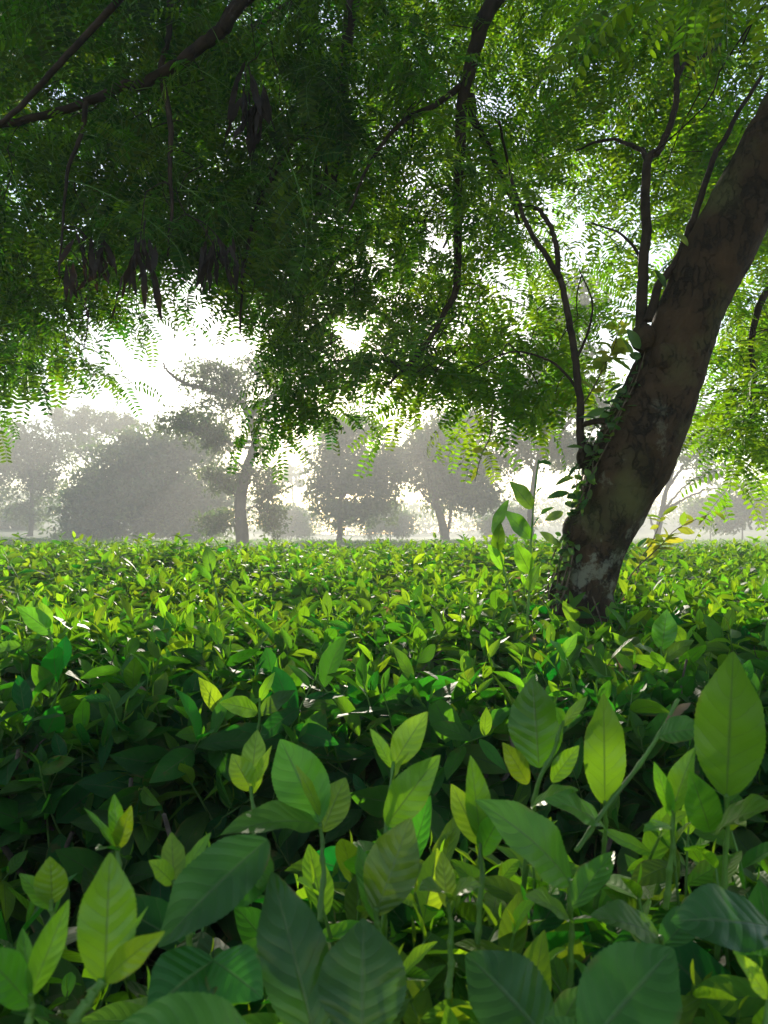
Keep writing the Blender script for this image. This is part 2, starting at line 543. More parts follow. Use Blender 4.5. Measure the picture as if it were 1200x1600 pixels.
# ------------------------------------------------------------------ tea shoots
def shoot_template(seed, nu, nv, n_leaf, h, young=0.5, size=0.085, spread=1.0, stem_sides=4, base_age=0.0):
    r = np.random.default_rng(seed)
    gg = Geo()
    bend = r.uniform(-0.12, 0.12, 2)
    t = np.linspace(0, 1, 6)
    pts = np.stack([bend[0] * t ** 2 * h * 2, bend[1] * t ** 2 * h * 2, t * h], -1)
    if stem_sides:
        v, f, uv = tube(pts, np.linspace(0.0026, 0.0013, 6), stem_sides, cap=False)
        gg.add(v, f, uv, 0.5, 0.5, mat=1)
    a0 = r.uniform(0, 6.28)
    for k in range(n_leaf):
        s = (k + 0.4) / n_leaf
        s = s ** 0.8
        p = np.array([np.interp(s, t, pts[:, 0]), np.interp(s, t, pts[:, 1]), s * h])
        top = max(0.0, (s - 0.55) / 0.45)
        az = a0 + k * 2.4 + r.uniform(-0.3, 0.3)
        el = math.radians(np.interp(s, [0, 0.5, 0.85, 1], [-18, 3, 26, 54]) * spread + r.uniform(-30, 30))
        d = np.array([[math.cos(az) * math.cos(el), math.sin(az) * math.cos(el), math.sin(el)]])
        up = np.array([[0, 0, 1.0]])
        R = frames(d, up, np.array([r.uniform(-0.7, 0.7)]))[0]
        L = size * np.interp(s, [0, 0.45, 0.8, 1], [1.0, 1.1, 0.85, 0.5]) * r.uniform(0.8, 1.2)
        vv, ff, uv = leaf_grid(nu, nv, r.uniform(0.36, 0.48), r.uniform(0.08, 0.45), r.uniform(-0.1, 0.95), 0.012 if nv > 2 else 0, 0, 0.3, r.uniform(-0.35, 0.35), r.uniform(0, 6))
        vv = (vv * L) @ R.T + p
        ag = np.clip(base_age + young * np.interp(s, [0.35, 0.7, 1], [0.0, 0.45, 1.0]) + r.uniform(-0.12, 0.12), 0, 1)
        gg.add(vv, ff, uv, r.uniform(0, 1), ag)
    # bud
    vv, ff, uv = leaf_grid(max(2, nu // 2), 2, 0.2, 0.9, 0.15)
    d = np.array([[r.uniform(-0.25, 0.25), r.uniform(-0.25, 0.25), 1.0]])
    R = frames(d, np.array([[1.0, 0.3, 0]]))[0]
    gg.add((vv * size * 0.28) @ R.T + pts[-1], ff, uv, r.uniform(), np.clip(young + 0.2, 0, 1))
    return gg.template()


def rot_z(a, tilt=None, taz=None):
    n = len(a)
    R = np.zeros((n, 3, 3))
    R[:, 0, 0] = np.cos(a); R[:, 0, 1] = -np.sin(a); R[:, 1, 0] = np.sin(a); R[:, 1, 1] = np.cos(a); R[:, 2, 2] = 1
    if tilt is not None:
        k = np.stack([-np.sin(taz), np.cos(taz), np.zeros(n)], -1)
        K = np.zeros((n, 3, 3))
        K[:, 0, 1] = -k[:, 2]; K[:, 0, 2] = k[:, 1]; K[:, 1, 0] = k[:, 2]; K[:, 1, 2] = -k[:, 0]; K[:, 2, 0] = -k[:, 1]; K[:, 2, 1] = k[:, 0]
        T = np.eye(3)[None] + np.sin(tilt)[:, None, None] * K + (1 - np.cos(tilt))[:, None, None] * (K @ K)
        R = T @ R
    return R


def vnoise(x, y, s, seed=0):
    """cheap smooth value noise in [0,1]"""
    r = np.random.default_rng(seed)
    tab = r.random((64, 64))
    X, Yy = x / s, y / s
    i, j = np.floor(X).astype(int), np.floor(Yy).astype(int)
    u, v = X - i, Yy - j
    u, v = u * u * (3 - 2 * u), v * v * (3 - 2 * v)
    q = lambda a, b: tab[a % 64, b % 64]
    return (q(i, j) * (1 - u) + q(i + 1, j) * u) * (1 - v) + (q(i, j + 1) * (1 - u) + q(i + 1, j + 1) * u) * v


HEDGE_FRONT = 1.42


def hedge_top(x, y):
    t = np.clip((y - 2.0) / 6.0, 0, 1)
    z = 0.80 + 0.132 * t * t * (3 - 2 * t) + 0.085 * (vnoise(x + 40, y + 40, 0.9, 1) - 0.5) + 0.09 * t * (vnoise(x + 60, y + 60, 1.7, 3) - 0.6) + 0.085 * (vnoise(x + 40, y + 40, 0.35, 2) - 0.5)
    e = np.clip((y - (HEDGE_FRONT - 0.1)) / 0.5, 0, 1)
    return z - 0.13 * (1 - e) ** 1.6


TRUNK_XY = (at(905, 900, 2.95)[0], 2.95)


def scatter(y0, y1, dens, margin=0.6):
    A = (y1 - y0) * (1.0 * (y1) + 2 * margin)
    n = int(A * dens)
    y = rng.uniform(y0, y1, n)
    x = rng.uniform(-1, 1, n) * (0.5 * y1 + margin)
    k = np.abs(x) < 0.5 * y + margin
    d = np.hypot(x - TRUNK_XY[0], y - TRUNK_XY[1])
    k &= d > 0.2
    k &= rng.random(n) < np.clip(0.30 + 2.2 * vnoise(x + 77, y + 77, 0.28, 44), 0.25, 1)
    return x[k], y[k]


def scatter_shoots(geo, temps, x, y, z, smin=0.8, smax=1.25, tilt=0.35, dage=None):
    n = len(x)
    which = rng.integers(0, len(temps), n)
    for k, t in enumerate(temps):
        m = which == k
        c = int(m.sum())
        if not c:
            continue
        sc_ = rng.uniform(smin, smax, c)
        R = rot_z(rng.uniform(0, 6.28, c), np.abs(rng.normal(0, tilt, c)), rng.uniform(0, 6.28, c)) * sc_[:, None, None]
        h = t['h']
        pos = np.stack([x[m], y[m], z[m] - h * (0.35 + 0.65 * sc_)], -1)
        geo.inst(t, R, pos, rng.uniform(0, 1, c), (dage[m] if dage is not None else rng.normal(0, 0.2, c)))


def shoots(n, seed, h, **kw):
    out = []
    for i in range(n):
        t = shoot_template(seed + i, h=h, **kw)
        t['h'] = h
        out.append(t)
    return out


T_near = shoots(9, 100, 0.17, nu=8, nv=4, n_leaf=8, young=0.7, size=0.105)
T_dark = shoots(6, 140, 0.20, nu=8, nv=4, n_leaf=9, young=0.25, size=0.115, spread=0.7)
T_mid = shoots(7, 200, 0.16, nu=4, nv=2, n_leaf=8, young=0.9, size=0.10, stem_sides=3)
T_front = shoots(8, 170, 0.16, nu=14, nv=6, n_leaf=7, young=0.95, size=0.075)
T_far = shoots(6, 300, 0.15, nu=2, nv=2, n_leaf=6, young=0.9, size=0.105, stem_sides=0)

hedge = Geo()
# nearest band: lush shoots on the table top
x, y = scatter(HEDGE_FRONT, 4.2, 175)
z = hedge_top(x, y) + rng.normal(0, 0.022, len(x))
edge = np.clip((y - HEDGE_FRONT) / 0.9, 0, 1)
scatter_shoots(hedge, T_near, x, y, z, dage=rng.normal(0, 0.22, len(x)) - 0.22 * (1 - edge))  # leaf age lowered towards the front edge, painting the band's shade into the colour
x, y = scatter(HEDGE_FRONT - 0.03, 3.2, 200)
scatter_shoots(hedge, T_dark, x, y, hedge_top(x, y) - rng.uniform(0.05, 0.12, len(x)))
x, y = scatter(4.2, 8.8, 125)
z = hedge_top(x, y) + rng.normal(0, 0.022, len(x)) + np.where(rng.random(len(x)) < 0.12, rng.uniform(0.03, 0.13, len(x)), 0)
scatter_shoots(hedge, T_mid, x, y, z, 0.85, 1.3)
x, y = scatter(8.8, 19.0, 50, 1.0)
z = hedge_top(x, y) - 0.06 - 0.24 * np.clip((y - 8.2) / 2.0, 0, 1) + rng.normal(0, 0.03, len(x))
scatter_shoots(hedge, T_far, x, y, z, 0.95, 1.6)
# the side of the hedge that drops into the plucking path
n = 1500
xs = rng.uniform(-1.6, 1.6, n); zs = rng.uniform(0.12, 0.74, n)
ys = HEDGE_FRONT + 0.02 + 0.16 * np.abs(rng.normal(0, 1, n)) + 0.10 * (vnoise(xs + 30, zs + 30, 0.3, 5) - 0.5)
scatter_shoots(hedge, T_dark, xs, ys, zs + 0.1, 0.75, 1.2, tilt=0.95, dage=rng.normal(-0.06, 0.14, n))  # age lowered slightly so leaf colour deepens the shade on this side
# woody stems inside
for k in range(130):
    p0 = np.array([rng.uniform(-1.6, 1.6), rng.uniform(HEDGE_FRONT + 0.1, HEDGE_FRONT + 0.6), 0.0])
    p1 = p0 + np.array([rng.uniform(-0.25, 0.25), rng.uniform(-0.3, 0.1), rng.uniform(0.55, 0.72)])
    pm = (p0 + p1) / 2 + rng.normal(0, 0.05, 3)
    v, f, uv = tube(spline([p0, pm, p1], 7), np.linspace(0.011, 0.004, 7), 5)
    hedge.add(v, f, uv, 0.5, 0.5, mat=2)
# dry twigs and withered leaves caught on the table top
for k in range(260):
    yy_ = rng.uniform(HEDGE_FRONT, 6.0) ** 1.0
    xx_ = rng.uniform(-0.5, 0.5) * (yy_ + 0.6)
    zz_ = float(hedge_top(np.array(xx_), np.array(yy_)))
    c_ = np.array([xx_, yy_, zz_ - 0.02])
    if k % 3:
        d_ = unit(rng.normal(0, 1, 3) * [1, 1, 0.5] + [0, 0, 0.5])
        v, f, uv = tube(spline([c_ - d_ * 0.10, c_ + rng.normal(0, 0.008, 3), c_ + d_ * rng.uniform(0.03, 0.08)], 6), np.linspace(0.003, 0.0012, 6), 4)
        hedge.add(v, f, uv, 0.5, 0.5, mat=2)
    else:
        vv, ff, uv = leaf_grid(8, 4, 0.4, rng.uniform(0.3, 1.2), rng.uniform(0.6, 2.2), 0.05, 0, 0.3, rng.uniform(-1, 1), rng.uniform(0, 6))
        R_ = frames(rng.normal(0, 1, (1, 3)), rng.normal(0, 1, (1, 3)) + [0, 0, 1.0])[0]
        hedge.add((vv * rng.uniform(0.03, 0.06)) @ R_.T + c_ + [0, 0, 0.015], ff, uv, rng.uniform(), 0.5, mat=4)
# dark sheet and wall added inside the bushes to block the light
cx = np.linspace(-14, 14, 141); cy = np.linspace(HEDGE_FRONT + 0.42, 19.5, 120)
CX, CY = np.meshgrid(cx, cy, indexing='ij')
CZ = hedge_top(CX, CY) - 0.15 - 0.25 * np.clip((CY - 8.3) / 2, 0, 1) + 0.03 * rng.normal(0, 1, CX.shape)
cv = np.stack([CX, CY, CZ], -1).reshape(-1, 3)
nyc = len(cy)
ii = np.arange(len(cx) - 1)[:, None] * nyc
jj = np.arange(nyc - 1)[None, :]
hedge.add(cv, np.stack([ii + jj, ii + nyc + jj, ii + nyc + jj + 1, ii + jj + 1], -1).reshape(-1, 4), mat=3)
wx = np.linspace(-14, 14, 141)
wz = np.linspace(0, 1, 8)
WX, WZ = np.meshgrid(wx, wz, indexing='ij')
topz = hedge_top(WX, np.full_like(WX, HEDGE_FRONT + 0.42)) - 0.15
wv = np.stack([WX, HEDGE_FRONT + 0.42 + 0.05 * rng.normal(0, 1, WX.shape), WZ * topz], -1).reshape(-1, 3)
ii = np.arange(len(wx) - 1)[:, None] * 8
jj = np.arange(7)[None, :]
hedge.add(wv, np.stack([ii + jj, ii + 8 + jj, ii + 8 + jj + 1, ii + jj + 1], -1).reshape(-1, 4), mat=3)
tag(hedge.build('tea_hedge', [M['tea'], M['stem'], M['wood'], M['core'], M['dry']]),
    'level table of clipped tea bushes with sunlit yellow-green tips beyond the dark gap', 'tea hedge', kind='stuff')

# far tea rows in the mist
far = Geo()
x = rng.uniform(-1, 1, 9000) * 45; y = rng.uniform(24, 75, 9000)
k = np.abs(x) < 0.55 * y + 3
x, y = x[k], y[k]
z = ground_z(x, y) + 0.48 + 0.12 * vnoise(x + 200, y + 200, 1.5, 9)
scatter_shoots(far, T_far, x, y, z, 1.8, 3.0)
fx = np.linspace(-45, 45, 91); fy = np.linspace(23, 76, 54)
FX, FY = np.meshgrid(fx, fy, indexing='ij')
FZ = ground_z(FX, FY) + 0.38 + 0.08 * rng.random(FX.shape)
fv = np.stack([FX, FY, FZ], -1).reshape(-1, 3)
ii = np.arange(len(fx) - 1)[:, None] * 54
jj = np.arange(53)[None, :]
far.add(fv, np.stack([ii + jj, ii + 54 + jj, ii + 54 + jj + 1, ii + jj + 1], -1).reshape(-1, 4), mat=2)
tag(far.build('tea_field', [M['tea_far'], M['stem'], M['core']]), 'misty green tea field stretching out below the distant trees', 'tea field', kind='stuff')


# ------------------------------------------------------------------ leaves placed one by one (foreground shoots)
LEAF_RNG = np.random.default_rng(55)


def single_leaf(parent, name, base, tip, w, age, Yb, Yt, face=0.6, roll=0.0, curl=0.35, fold=0.22, mat='tea_young', detail=(48, 8), serr=0.016, label=None, wave=0.022):
    """leaf from base pixel to tip pixel; face 1 = its flat side to the camera, 0 = its flat side to the sky"""
    b, t = at(*base, Yb), at(*tip, Yt)
    d = t - b
    L = np.linalg.norm(d)
    tocam = unit(np.array([0, 0, CAM_Z]) - (b + t) / 2)
    nrm = unit(face * tocam + (1 - face) * np.array([0, 0, 1.0]) + 1e-3)
    width = w / F * (Yb + Yt) / 2 / L
    vv, ff, uv = leaf_grid(detail[0], detail[1], width * 0.97, fold, curl, wave, serr, 0.3, LEAF_RNG.uniform(-0.45, 0.45), LEAF_RNG.uniform(0, 6))
    # aim the curved leaf so that its own tip lands on the wanted tip
    chord = vv.reshape(detail[0] + 1, detail[1] + 1, 3)[-1, detail[1] // 2]
    c2 = np.linalg.norm(chord)
    a = math.atan2(chord[2], chord[1])
    ca, sa = math.cos(-a), math.sin(-a)
    vv = np.stack([vv[:, 0], vv[:, 1] * ca - vv[:, 2] * sa, vv[:, 1] * sa + vv[:, 2] * ca], -1)
    R = frames(d[None], nrm[None], np.array([roll]))[0]
    gg = Geo()
    gg.add((vv * L / c2) @ R.T, ff, uv, LEAF_RNG.uniform(0, 1), min(1.0, age * 0.85 + 0.17))  # age raised so leaf colour makes up for the light missing here
    o = gg.build(name, M[mat])
    o.location = tuple(b - world_loc(parent))
    o.parent = parent
    if label:
        o['label'] = label
    return o


def shoot_part(parent, pts, r0=0.0022, r1=0.0013, name='tea_shoot', mat='stem'):
    """stem given as (px, py, Y) or world xyz points, bottom first"""
    P3 = np.array([at(*p) for p in pts])
    gg = Geo()
    s = spline(P3, max(8, 4 * len(P3)))
    s = spline(s, 40)
    q = np.linspace(0, 1, 40)
    rad_ = np.linspace(r0, r1, 40)
    for c_ in np.arange(0.12, 1.0, 0.21):                      # swollen leaf nodes, slight zigzag between them
        rad_ = rad_ * (1 + 0.45 * np.exp(-((q - c_) / 0.025) ** 2))
    s = s + (0.0007 * np.sin(q * 15.0 + P3[0][0] * 90) * np.sin(q * np.pi))[:, None] * np.array([1.0, 0.4, 0])
    v, f, uv = tube(s, rad_, 8)
    gg.add(v, f, uv)
    return gg.build(name, M[mat], parent, origin=P3[0])


def near_bush(x0, x1, y0, y1, cx_, label, seed):
    global rng
    keep = rng
    rng = np.random.default_rng(seed)
    base = (cx_, (y0 + y1) / 2, 0)
    b = empty('tea_bush', base, label, 'tea bush', 'tea bushes in front of the dark gap')
    gg = Geo()
    n = int((x1 - x0) * (y1 - y0) * 430)
    x = rng.uniform(x0, x1, n); y = rng.uniform(y0, y1, n)
    top = 0.80 + 0.07 * (vnoise(x + 9, y + 9, 0.22, 11) - 0.5) - 0.07 * np.clip((y - y1 + 0.12) / 0.12, 0, 1) - 0.10 * np.clip((0.42 - y) / 0.15, 0, 1)
    scatter_shoots(gg, T_dark, x, y, top - rng.uniform(0.0, 0.10, n), 0.7, 1.05, 0.45)
    m = rng.random(n) < 0.55
    scatter_shoots(gg, T_near, x[m], y[m], top[m] + rng.uniform(-0.05, 0.0, m.sum()), 0.6, 0.95, 0.3)
    n3 = int((x1 - x0) * (y1 - y0) * 260)
    xx = rng.uniform(x0, x1, n3); yy = rng.uniform(y0 + 0.1, y1, n3)
    tt = 0.805 + 0.08 * (vnoise(xx + 9, yy + 9, 0.22, 11) - 0.5) - 0.07 * np.clip((yy - y1 + 0.12) / 0.12, 0, 1) - 0.06 * np.clip((0.5 - yy) / 0.15, 0, 1)
    scatter_shoots(gg, T_front, xx, yy, tt + rng.uniform(-0.02, 0.03, n3), 0.5, 0.9, 0.3)
    # far and near flanks
    n2 = int((x1 - x0) * 130)
    x = rng.uniform(x0, x1, n2); z = rng.uniform(0.15, 0.7, n2)
    scatter_shoots(gg, T_dark, x, y1 + rng.normal(-0.03, 0.04, n2), z + 0.1, 0.8, 1.1, 0.9)
    gg.build('foliage', [M['tea'], M['stem']], b)
    wd = Geo()
    for k in range(int((x1 - x0) * 60)):
        p0 = np.array([rng.uniform(x0, x1), rng.uniform(y0, y1), 0.0])
        p1 = np.array([p0[0] + rng.uniform(-0.2, 0.2), np.clip(p0[1] + rng.uniform(-0.15, 0.15), y0, y1), rng.uniform(0.55, 0.72)])
        v, f, uv = tube(spline([p0, (p0 + p1) / 2 + rng.normal(0, 0.03, 3), p1], 8), np.linspace(0.012, 0.003, 8), 6)
        wd.add(v, f, uv)
    wd.build('woody_stems', M['wood'], b)
    rng = keep
    return b


bushL = near_bush(-0.95, -0.09, 0.30, 0.66, -0.5, 'tea bush with a bright lime-green pair of young leaves, nearest on the left', 21)
bushR = near_bush(-0.09, 1.05, 0.30, 0.82, 0.45, 'tea bush with large upright oval leaves, in front of the trunk on the right', 22)


def shoot(parent, stem, leaves, r0=0.0022, r1=0.0013, **kw):
    s = shoot_part(parent, stem, r0, r1)
    for lf in leaves:
        single_leaf(s, 'leaf', **{**kw, **lf})
    return s


D = dict
# ---- right-hand bush
shoot(bushR, [(1120, 1500, .58), (1135, 1330, .58), (1135, 1240, .57)], [
    D(base=(1135, 1245), tip=(1146, 1018), w=108, age=.12, Yb=.57, Yt=.55, face=.95, curl=.15, fold=.10),
    D(base=(1110, 1300), tip=(1078, 1205), w=58, age=.3, Yb=.56, Yt=.54, face=.85, curl=.3),
    D(base=(1118, 1300), tip=(1215, 1262), w=80, age=.05, Yb=.57, Yt=.52, face=.45, curl=.5),
    D(base=(1135, 1255), tip=(1195, 1140), w=40, age=.2, Yb=.58, Yt=.62, face=.4, curl=.3)])
shoot(bushR, [(930, 1420, .64), (945, 1320, .64), (945, 1250, .63)], [
    D(base=(945, 1258), tip=(943, 1083), w=68, age=.15, Yb=.63, Yt=.62, face=.95, curl=.12, fold=.12),
    D(base=(950, 1300), tip=(850, 1250), w=60, age=.05, Yb=.63, Yt=.58, face=.45, curl=.5)])
shoot(bushR, [(815, 1420, .66), (835, 1250, .66), (866, 1170, .66), (880, 1125, .66)], [
    D(base=(842, 1200), tip=(832, 1058), w=88, age=.05, Yb=.67, Yt=.68, face=.9, curl=.1, fold=.1),
    D(base=(825, 1225), tip=(785, 1160), w=36, age=.75, Yb=.66, Yt=.65, face=.7, curl=.2),
    D(base=(862, 1222), tip=(905, 1165), w=34, age=.6, Yb=.66, Yt=.65, face=.6, curl=.2),
    D(base=(878, 1130), tip=(868, 1105), w=22, age=.7, Yb=.66, Yt=.65, face=.6, detail=(14, 4)),
    D(base=(880, 1135), tip=(918, 1088), w=18, age=.5, Yb=.66, Yt=.66, face=.6, detail=(20, 4)),
    D(base=(830, 1260), tip=(905, 1235), w=42, age=.45, Yb=.66, Yt=.6, face=.6, curl=.3)])
shoot(bushR, [(900, 1330, .60), (960, 1245, .62), (1020, 1165, .63), (1060, 1092, .64)], [
    D(base=(1030, 1150), tip=(1100, 1140), w=52, age=.1, Yb=.63, Yt=.61, face=.5, curl=.6, label='leaf with a dry curled edge'),
    D(base=(1040, 1130), tip=(1080, 1098), w=15, age=.6, Yb=.63, Yt=.65, face=.3, mat='dry', detail=(16, 4))], 0.0020, 0.0014)
shoot(bushR, [(1040, 1420, .57), (1050, 1330, .57), (1052, 1262, .57)], [
    D(base=(1050, 1270), tip=(1086, 1168), w=44, age=.6, Yb=.57, Yt=.57, face=.6, fold=.6, curl=.5),
    D(base=(1048, 1275), tip=(1022, 1190), w=30, age=.7, Yb=.57, Yt=.58, face=.4, fold=.7),
    D(base=(1046, 1290), tip=(1005, 1300), w=30, age=.8, Yb=.57, Yt=.55, face=.5)])
shoot(bushR, [(890, 1560, .52), (893, 1470, .52), (888, 1370, .52)], [
    D(base=(890, 1380), tip=(742, 1250), w=92, age=.22, Yb=.52, Yt=.50, face=.6, curl=.75, fold=.18),
    D(base=(892, 1420), tip=(960, 1330), w=50, age=.65, Yb=.52, Yt=.56, face=.6),
    D(base=(893, 1440), tip=(820, 1400), w=52, age=.1, Yb=.52, Yt=.48, face=.5)])
shoot(bushR, [(600, 1480, .55), (600, 1330, .57), (615, 1190, .6)], [
    D(base=(615, 1195), tip=(668, 1112), w=50, age=.7, Yb=.6, Yt=.6, face=.7, curl=.4),
    D(base=(612, 1200), tip=(578, 1138), w=22, age=.75, Yb=.6, Yt=.6, face=.5, detail=(20, 4)),
    D(base=(610, 1235), tip=(640, 1175), w=24, age=.7, Yb=.6, Yt=.58, face=.4, detail=(20, 4)),
    D(base=(604, 1290), tip=(688, 1180), w=64, age=.3, Yb=.57, Yt=.55, face=.75, curl=.3)])
shoot(bushR, [(575, 1560, .45), (590, 1470, .46), (588, 1418, .46)], [
    D(base=(588, 1425), tip=(642, 1278), w=88, age=.3, Yb=.46, Yt=.47, face=.8, curl=.2),
    D(base=(590, 1430), tip=(660, 1350), w=40, age=.6, Yb=.46, Yt=.48, face=.6),
    D(base=(586, 1440), tip=(560, 1320), w=40, age=.2, Yb=.46, Yt=.49, face=.4, fold=.5)])
shoot(bushR, [(560, 1690, .40), (563, 1640, .40)], [
    D(base=(565, 1630), tip=(568, 1435), w=142, age=.12, Yb=.40, Yt=.43, face=.8, curl=.35, fold=.1, label='large flat leaf with pale midrib'),
    D(base=(560, 1640), tip=(640, 1560), w=50, age=.4, Yb=.40, Yt=.42, face=.6)])
shoot(bushR, [(850, 1690, .42), (858, 1630, .42)], [
    D(base=(858, 1630), tip=(728, 1490), w=125, age=.03, Yb=.42, Yt=.45, face=.62, curl=.5, fold=.2),
    D(base=(858, 1640), tip=(910, 1540), w=50, age=.3, Yb=.42, Yt=.46, face=.6)])
shoot(bushR, [(930, 1700, .37), (920, 1640, .37)], [
    D(base=(915, 1640), tip=(1052, 1482), w=150, age=.18, Yb=.37, Yt=.40, face=.75, curl=.3, fold=.12),
    D(base=(920, 1650), tip=(850, 1590), w=50, age=.1, Yb=.37, Yt=.39, face=.5)])
shoot(bushR, [(1190, 1640, .44), (1210, 1520, .45), (1205, 1450, .45)], [
    D(base=(1208, 1450), tip=(1048, 1440), w=110, age=.0, Yb=.46, Yt=.44, face=.45, curl=.4, fold=.2),
    D(base=(1205, 1480), tip=(1145, 1490), w=30, age=.8, Yb=.45, Yt=.43, face=.6),
    D(base=(1200, 1560), tip=(1145, 1485), w=34, age=.9, Yb=.44, Yt=.43, face=.7)])
shoot(bushR, [(1050, 1580, .48), (1045, 1520, .48), (1032, 1462, .48)], [
    D(base=(1032, 1466), tip=(922, 1432), w=76, age=.0, Yb=.49, Yt=.47, face=.5, curl=.5),
    D(base=(1034, 1480), tip=(1100, 1420), w=56, age=.05, Yb=.48, Yt=.5, face=.4)])
shoot(bushR, [(745, 1480, .55), (752, 1380, .56), (750, 1300, .57)], [
    D(base=(750, 1310), tip=(735, 1180), w=46, age=.3, Yb=.57, Yt=.57, face=.5, fold=.5),
    D(base=(750, 1320), tip=(705, 1225), w=44, age=.7, Yb=.57, Yt=.58, face=.6),
    D(base=(752, 1335), tip=(790, 1265), w=44, age=.4, Yb=.57, Yt=.55, face=.6)])
shoot(bushR, [(700, 1560, .47), (705, 1480, .48), (700, 1400, .48)], [
    D(base=(700, 1405), tip=(655, 1392), w=50, age=.3, Yb=.48, Yt=.45, face=.5, curl=.8),
    D(base=(702, 1410), tip=(752, 1385), w=44, age=.35, Yb=.48, Yt=.45, face=.5, curl=.7),
    D(base=(700, 1420), tip=(690, 1330), w=34, age=.7, Yb=.48, Yt=.5, face=.5)])
# ---- left-hand bush
shoot(bushL, [(95, 1640, .36), (130, 1575, .37), (162, 1532, .38)], [
    D(base=(163, 1538), tip=(172, 1332), w=92, age=.82, Yb=.38, Yt=.39, face=.95, curl=.1, fold=.14, label='bright lime-green upright leaf'),
    D(base=(165, 1532), tip=(258, 1455), w=46, age=.85, Yb=.38, Yt=.36, face=.75, curl=.4),
    D(base=(150, 1550), tip=(232, 1415), w=12, age=.7, Yb=.38, Yt=.4, face=.5, detail=(16, 4))], 0.0030, 0.0022)
shoot(bushL, [(45, 1680, .38), (48, 1600, .39), (48, 1550, .39)], [
    D(base=(48, 1555), tip=(108, 1405), w=50, age=.6, Yb=.39, Yt=.40, face=.8, fold=.5, curl=.2),
    D(base=(46, 1550), tip=(35, 1450), w=30, age=.55, Yb=.39, Yt=.41, face=.5, fold=.6),
    D(base=(46, 1570), tip=(-40, 1480), w=70, age=.15, Yb=.39, Yt=.37, face=.6)])
shoot(bushL, [(80, 1500, .5), (82, 1440, .5), (80, 1405, .5)], [
    D(base=(82, 1412), tip=(78, 1338), w=52, age=.7, Yb=.5, Yt=.5, face=.8, curl=.2),
    D(base=(80, 1420), tip=(30, 1365), w=34, age=.6, Yb=.5, Yt=.5, face=.6)])
shoot(bushL, [(410, 1500, .46), (418, 1400, .47), (412, 1315, .47)], [
    D(base=(418, 1312), tip=(248, 1480), w=112, age=.05, Yb=.47, Yt=.42, face=.62, curl=.55, fold=.3, wave=.02, label='glossy dark leaf with a silvery sheen'),
    D(base=(416, 1320), tip=(330, 1420), w=95, age=.1, Yb=.48, Yt=.46, face=.8, curl=.3),
    D(base=(412, 1330), tip=(405, 1390), w=40, age=.2, Yb=.47, Yt=.46, face=.6)])
shoot(bushL, [(500, 1700, .42), (495, 1640, .42)], [
    D(base=(496, 1640), tip=(425, 1362), w=112, age=.0, Yb=.42, Yt=.46, face=.8, curl=.3, fold=.14),
    D(base=(490, 1650), tip=(560, 1560), w=60, age=.05, Yb=.42, Yt=.44, face=.5)])
shoot(bushL, [(420, 1680, .31), (400, 1650, .32)], [
    D(base=(405, 1650), tip=(185, 1605), w=112, age=.35, Yb=.32, Yt=.31, face=.5, curl=.9, fold=.1)])
shoot(bushL, [(500, 1440, .55), (505, 1350, .57), (500, 1285, .58)], [
    D(base=(500, 1285), tip=(438, 1155), w=88, age=.25, Yb=.58, Yt=.6, face=.75, curl=.25),
    D(base=(500, 1290), tip=(345, 1305), w=78, age=.15, Yb=.58, Yt=.52, face=.45, curl=.7),
    D(base=(504, 1300), tip=(540, 1215), w=56, age=.6, Yb=.58, Yt=.6, face=.6),
    D(base=(500, 1275), tip=(462, 1195), w=20, age=.75, Yb=.58, Yt=.57, face=.5, detail=(20, 4))])
shoot(bushL, [(400, 1400, .6), (398, 1300, .62), (392, 1228, .63)], [
    D(base=(393, 1235), tip=(362, 1178), w=42, age=.7, Yb=.63, Yt=.63, face=.75),
    D(base=(392, 1225), tip=(402, 1140), w=40, age=.35, Yb=.63, Yt=.65, face=.7),
    D(base=(396, 1240), tip=(425, 1165), w=20, age=.6, Yb=.63, Yt=.62, face=.5, detail=(20, 4))])
shoot(bushL, [(190, 1440, .52), (186, 1380, .53), (184, 1322, .54)], [
    D(base=(186, 1325), tip=(205, 1258), w=32, age=.8, Yb=.54, Yt=.54, face=.6, wave=.06, fold=.6),
    D(base=(184, 1320), tip=(178, 1240), w=28, age=.65, Yb=.54, Yt=.55, face=.6, fold=.6, wave=.05),
    D(base=(182, 1330), tip=(130, 1262), w=16, age=.7, Yb=.54, Yt=.54, face=.4, fold=.7),
    D(base=(182, 1330), tip=(150, 1330), w=30, age=.15, Yb=.54, Yt=.5, face=.4)])
shoot(bushL, [(300, 1500, .5), (292, 1440, .5), (270, 1375, .5)], [
    D(base=(270, 1380), tip=(232, 1345), w=36, age=.7, Yb=.5, Yt=.49, face=.6),
    D(base=(272, 1385), tip=(268, 1300), w=40, age=.5, Yb=.5, Yt=.52, face=.6),
    D(base=(275, 1390), tip=(330, 1300), w=26, age=.75, Yb=.5, Yt=.53, face=.4)])
shoot(bushL, [(330, 1640, .42), (335, 1560, .43), (330, 1500, .43)], [
    D(base=(335, 1500), tip=(230, 1585), w=110, age=.02, Yb=.43, Yt=.40, face=.6, curl=.5),
    D(base=(332, 1500), tip=(410, 1560), w=90, age=.05, Yb=.43, Yt=.41, face=.6, curl=.5)])

# ---- shoots that stand up out of the level hedge
def field_shoot(stem, leaves, label, name='tea_shoot', r0=0.0035, r1=0.002, group='single shoots standing up out of the hedge', **kw):
    base = at(*stem[0])
    e = empty(name, base, label, 'tea shoot', group)
    shoot_part(e, stem, r0, r1, name='stem')
    for lf in leaves:
        single_leaf(e, 'leaf', **{**D(detail=(16, 4), serr=0), **kw, **lf})
    return e


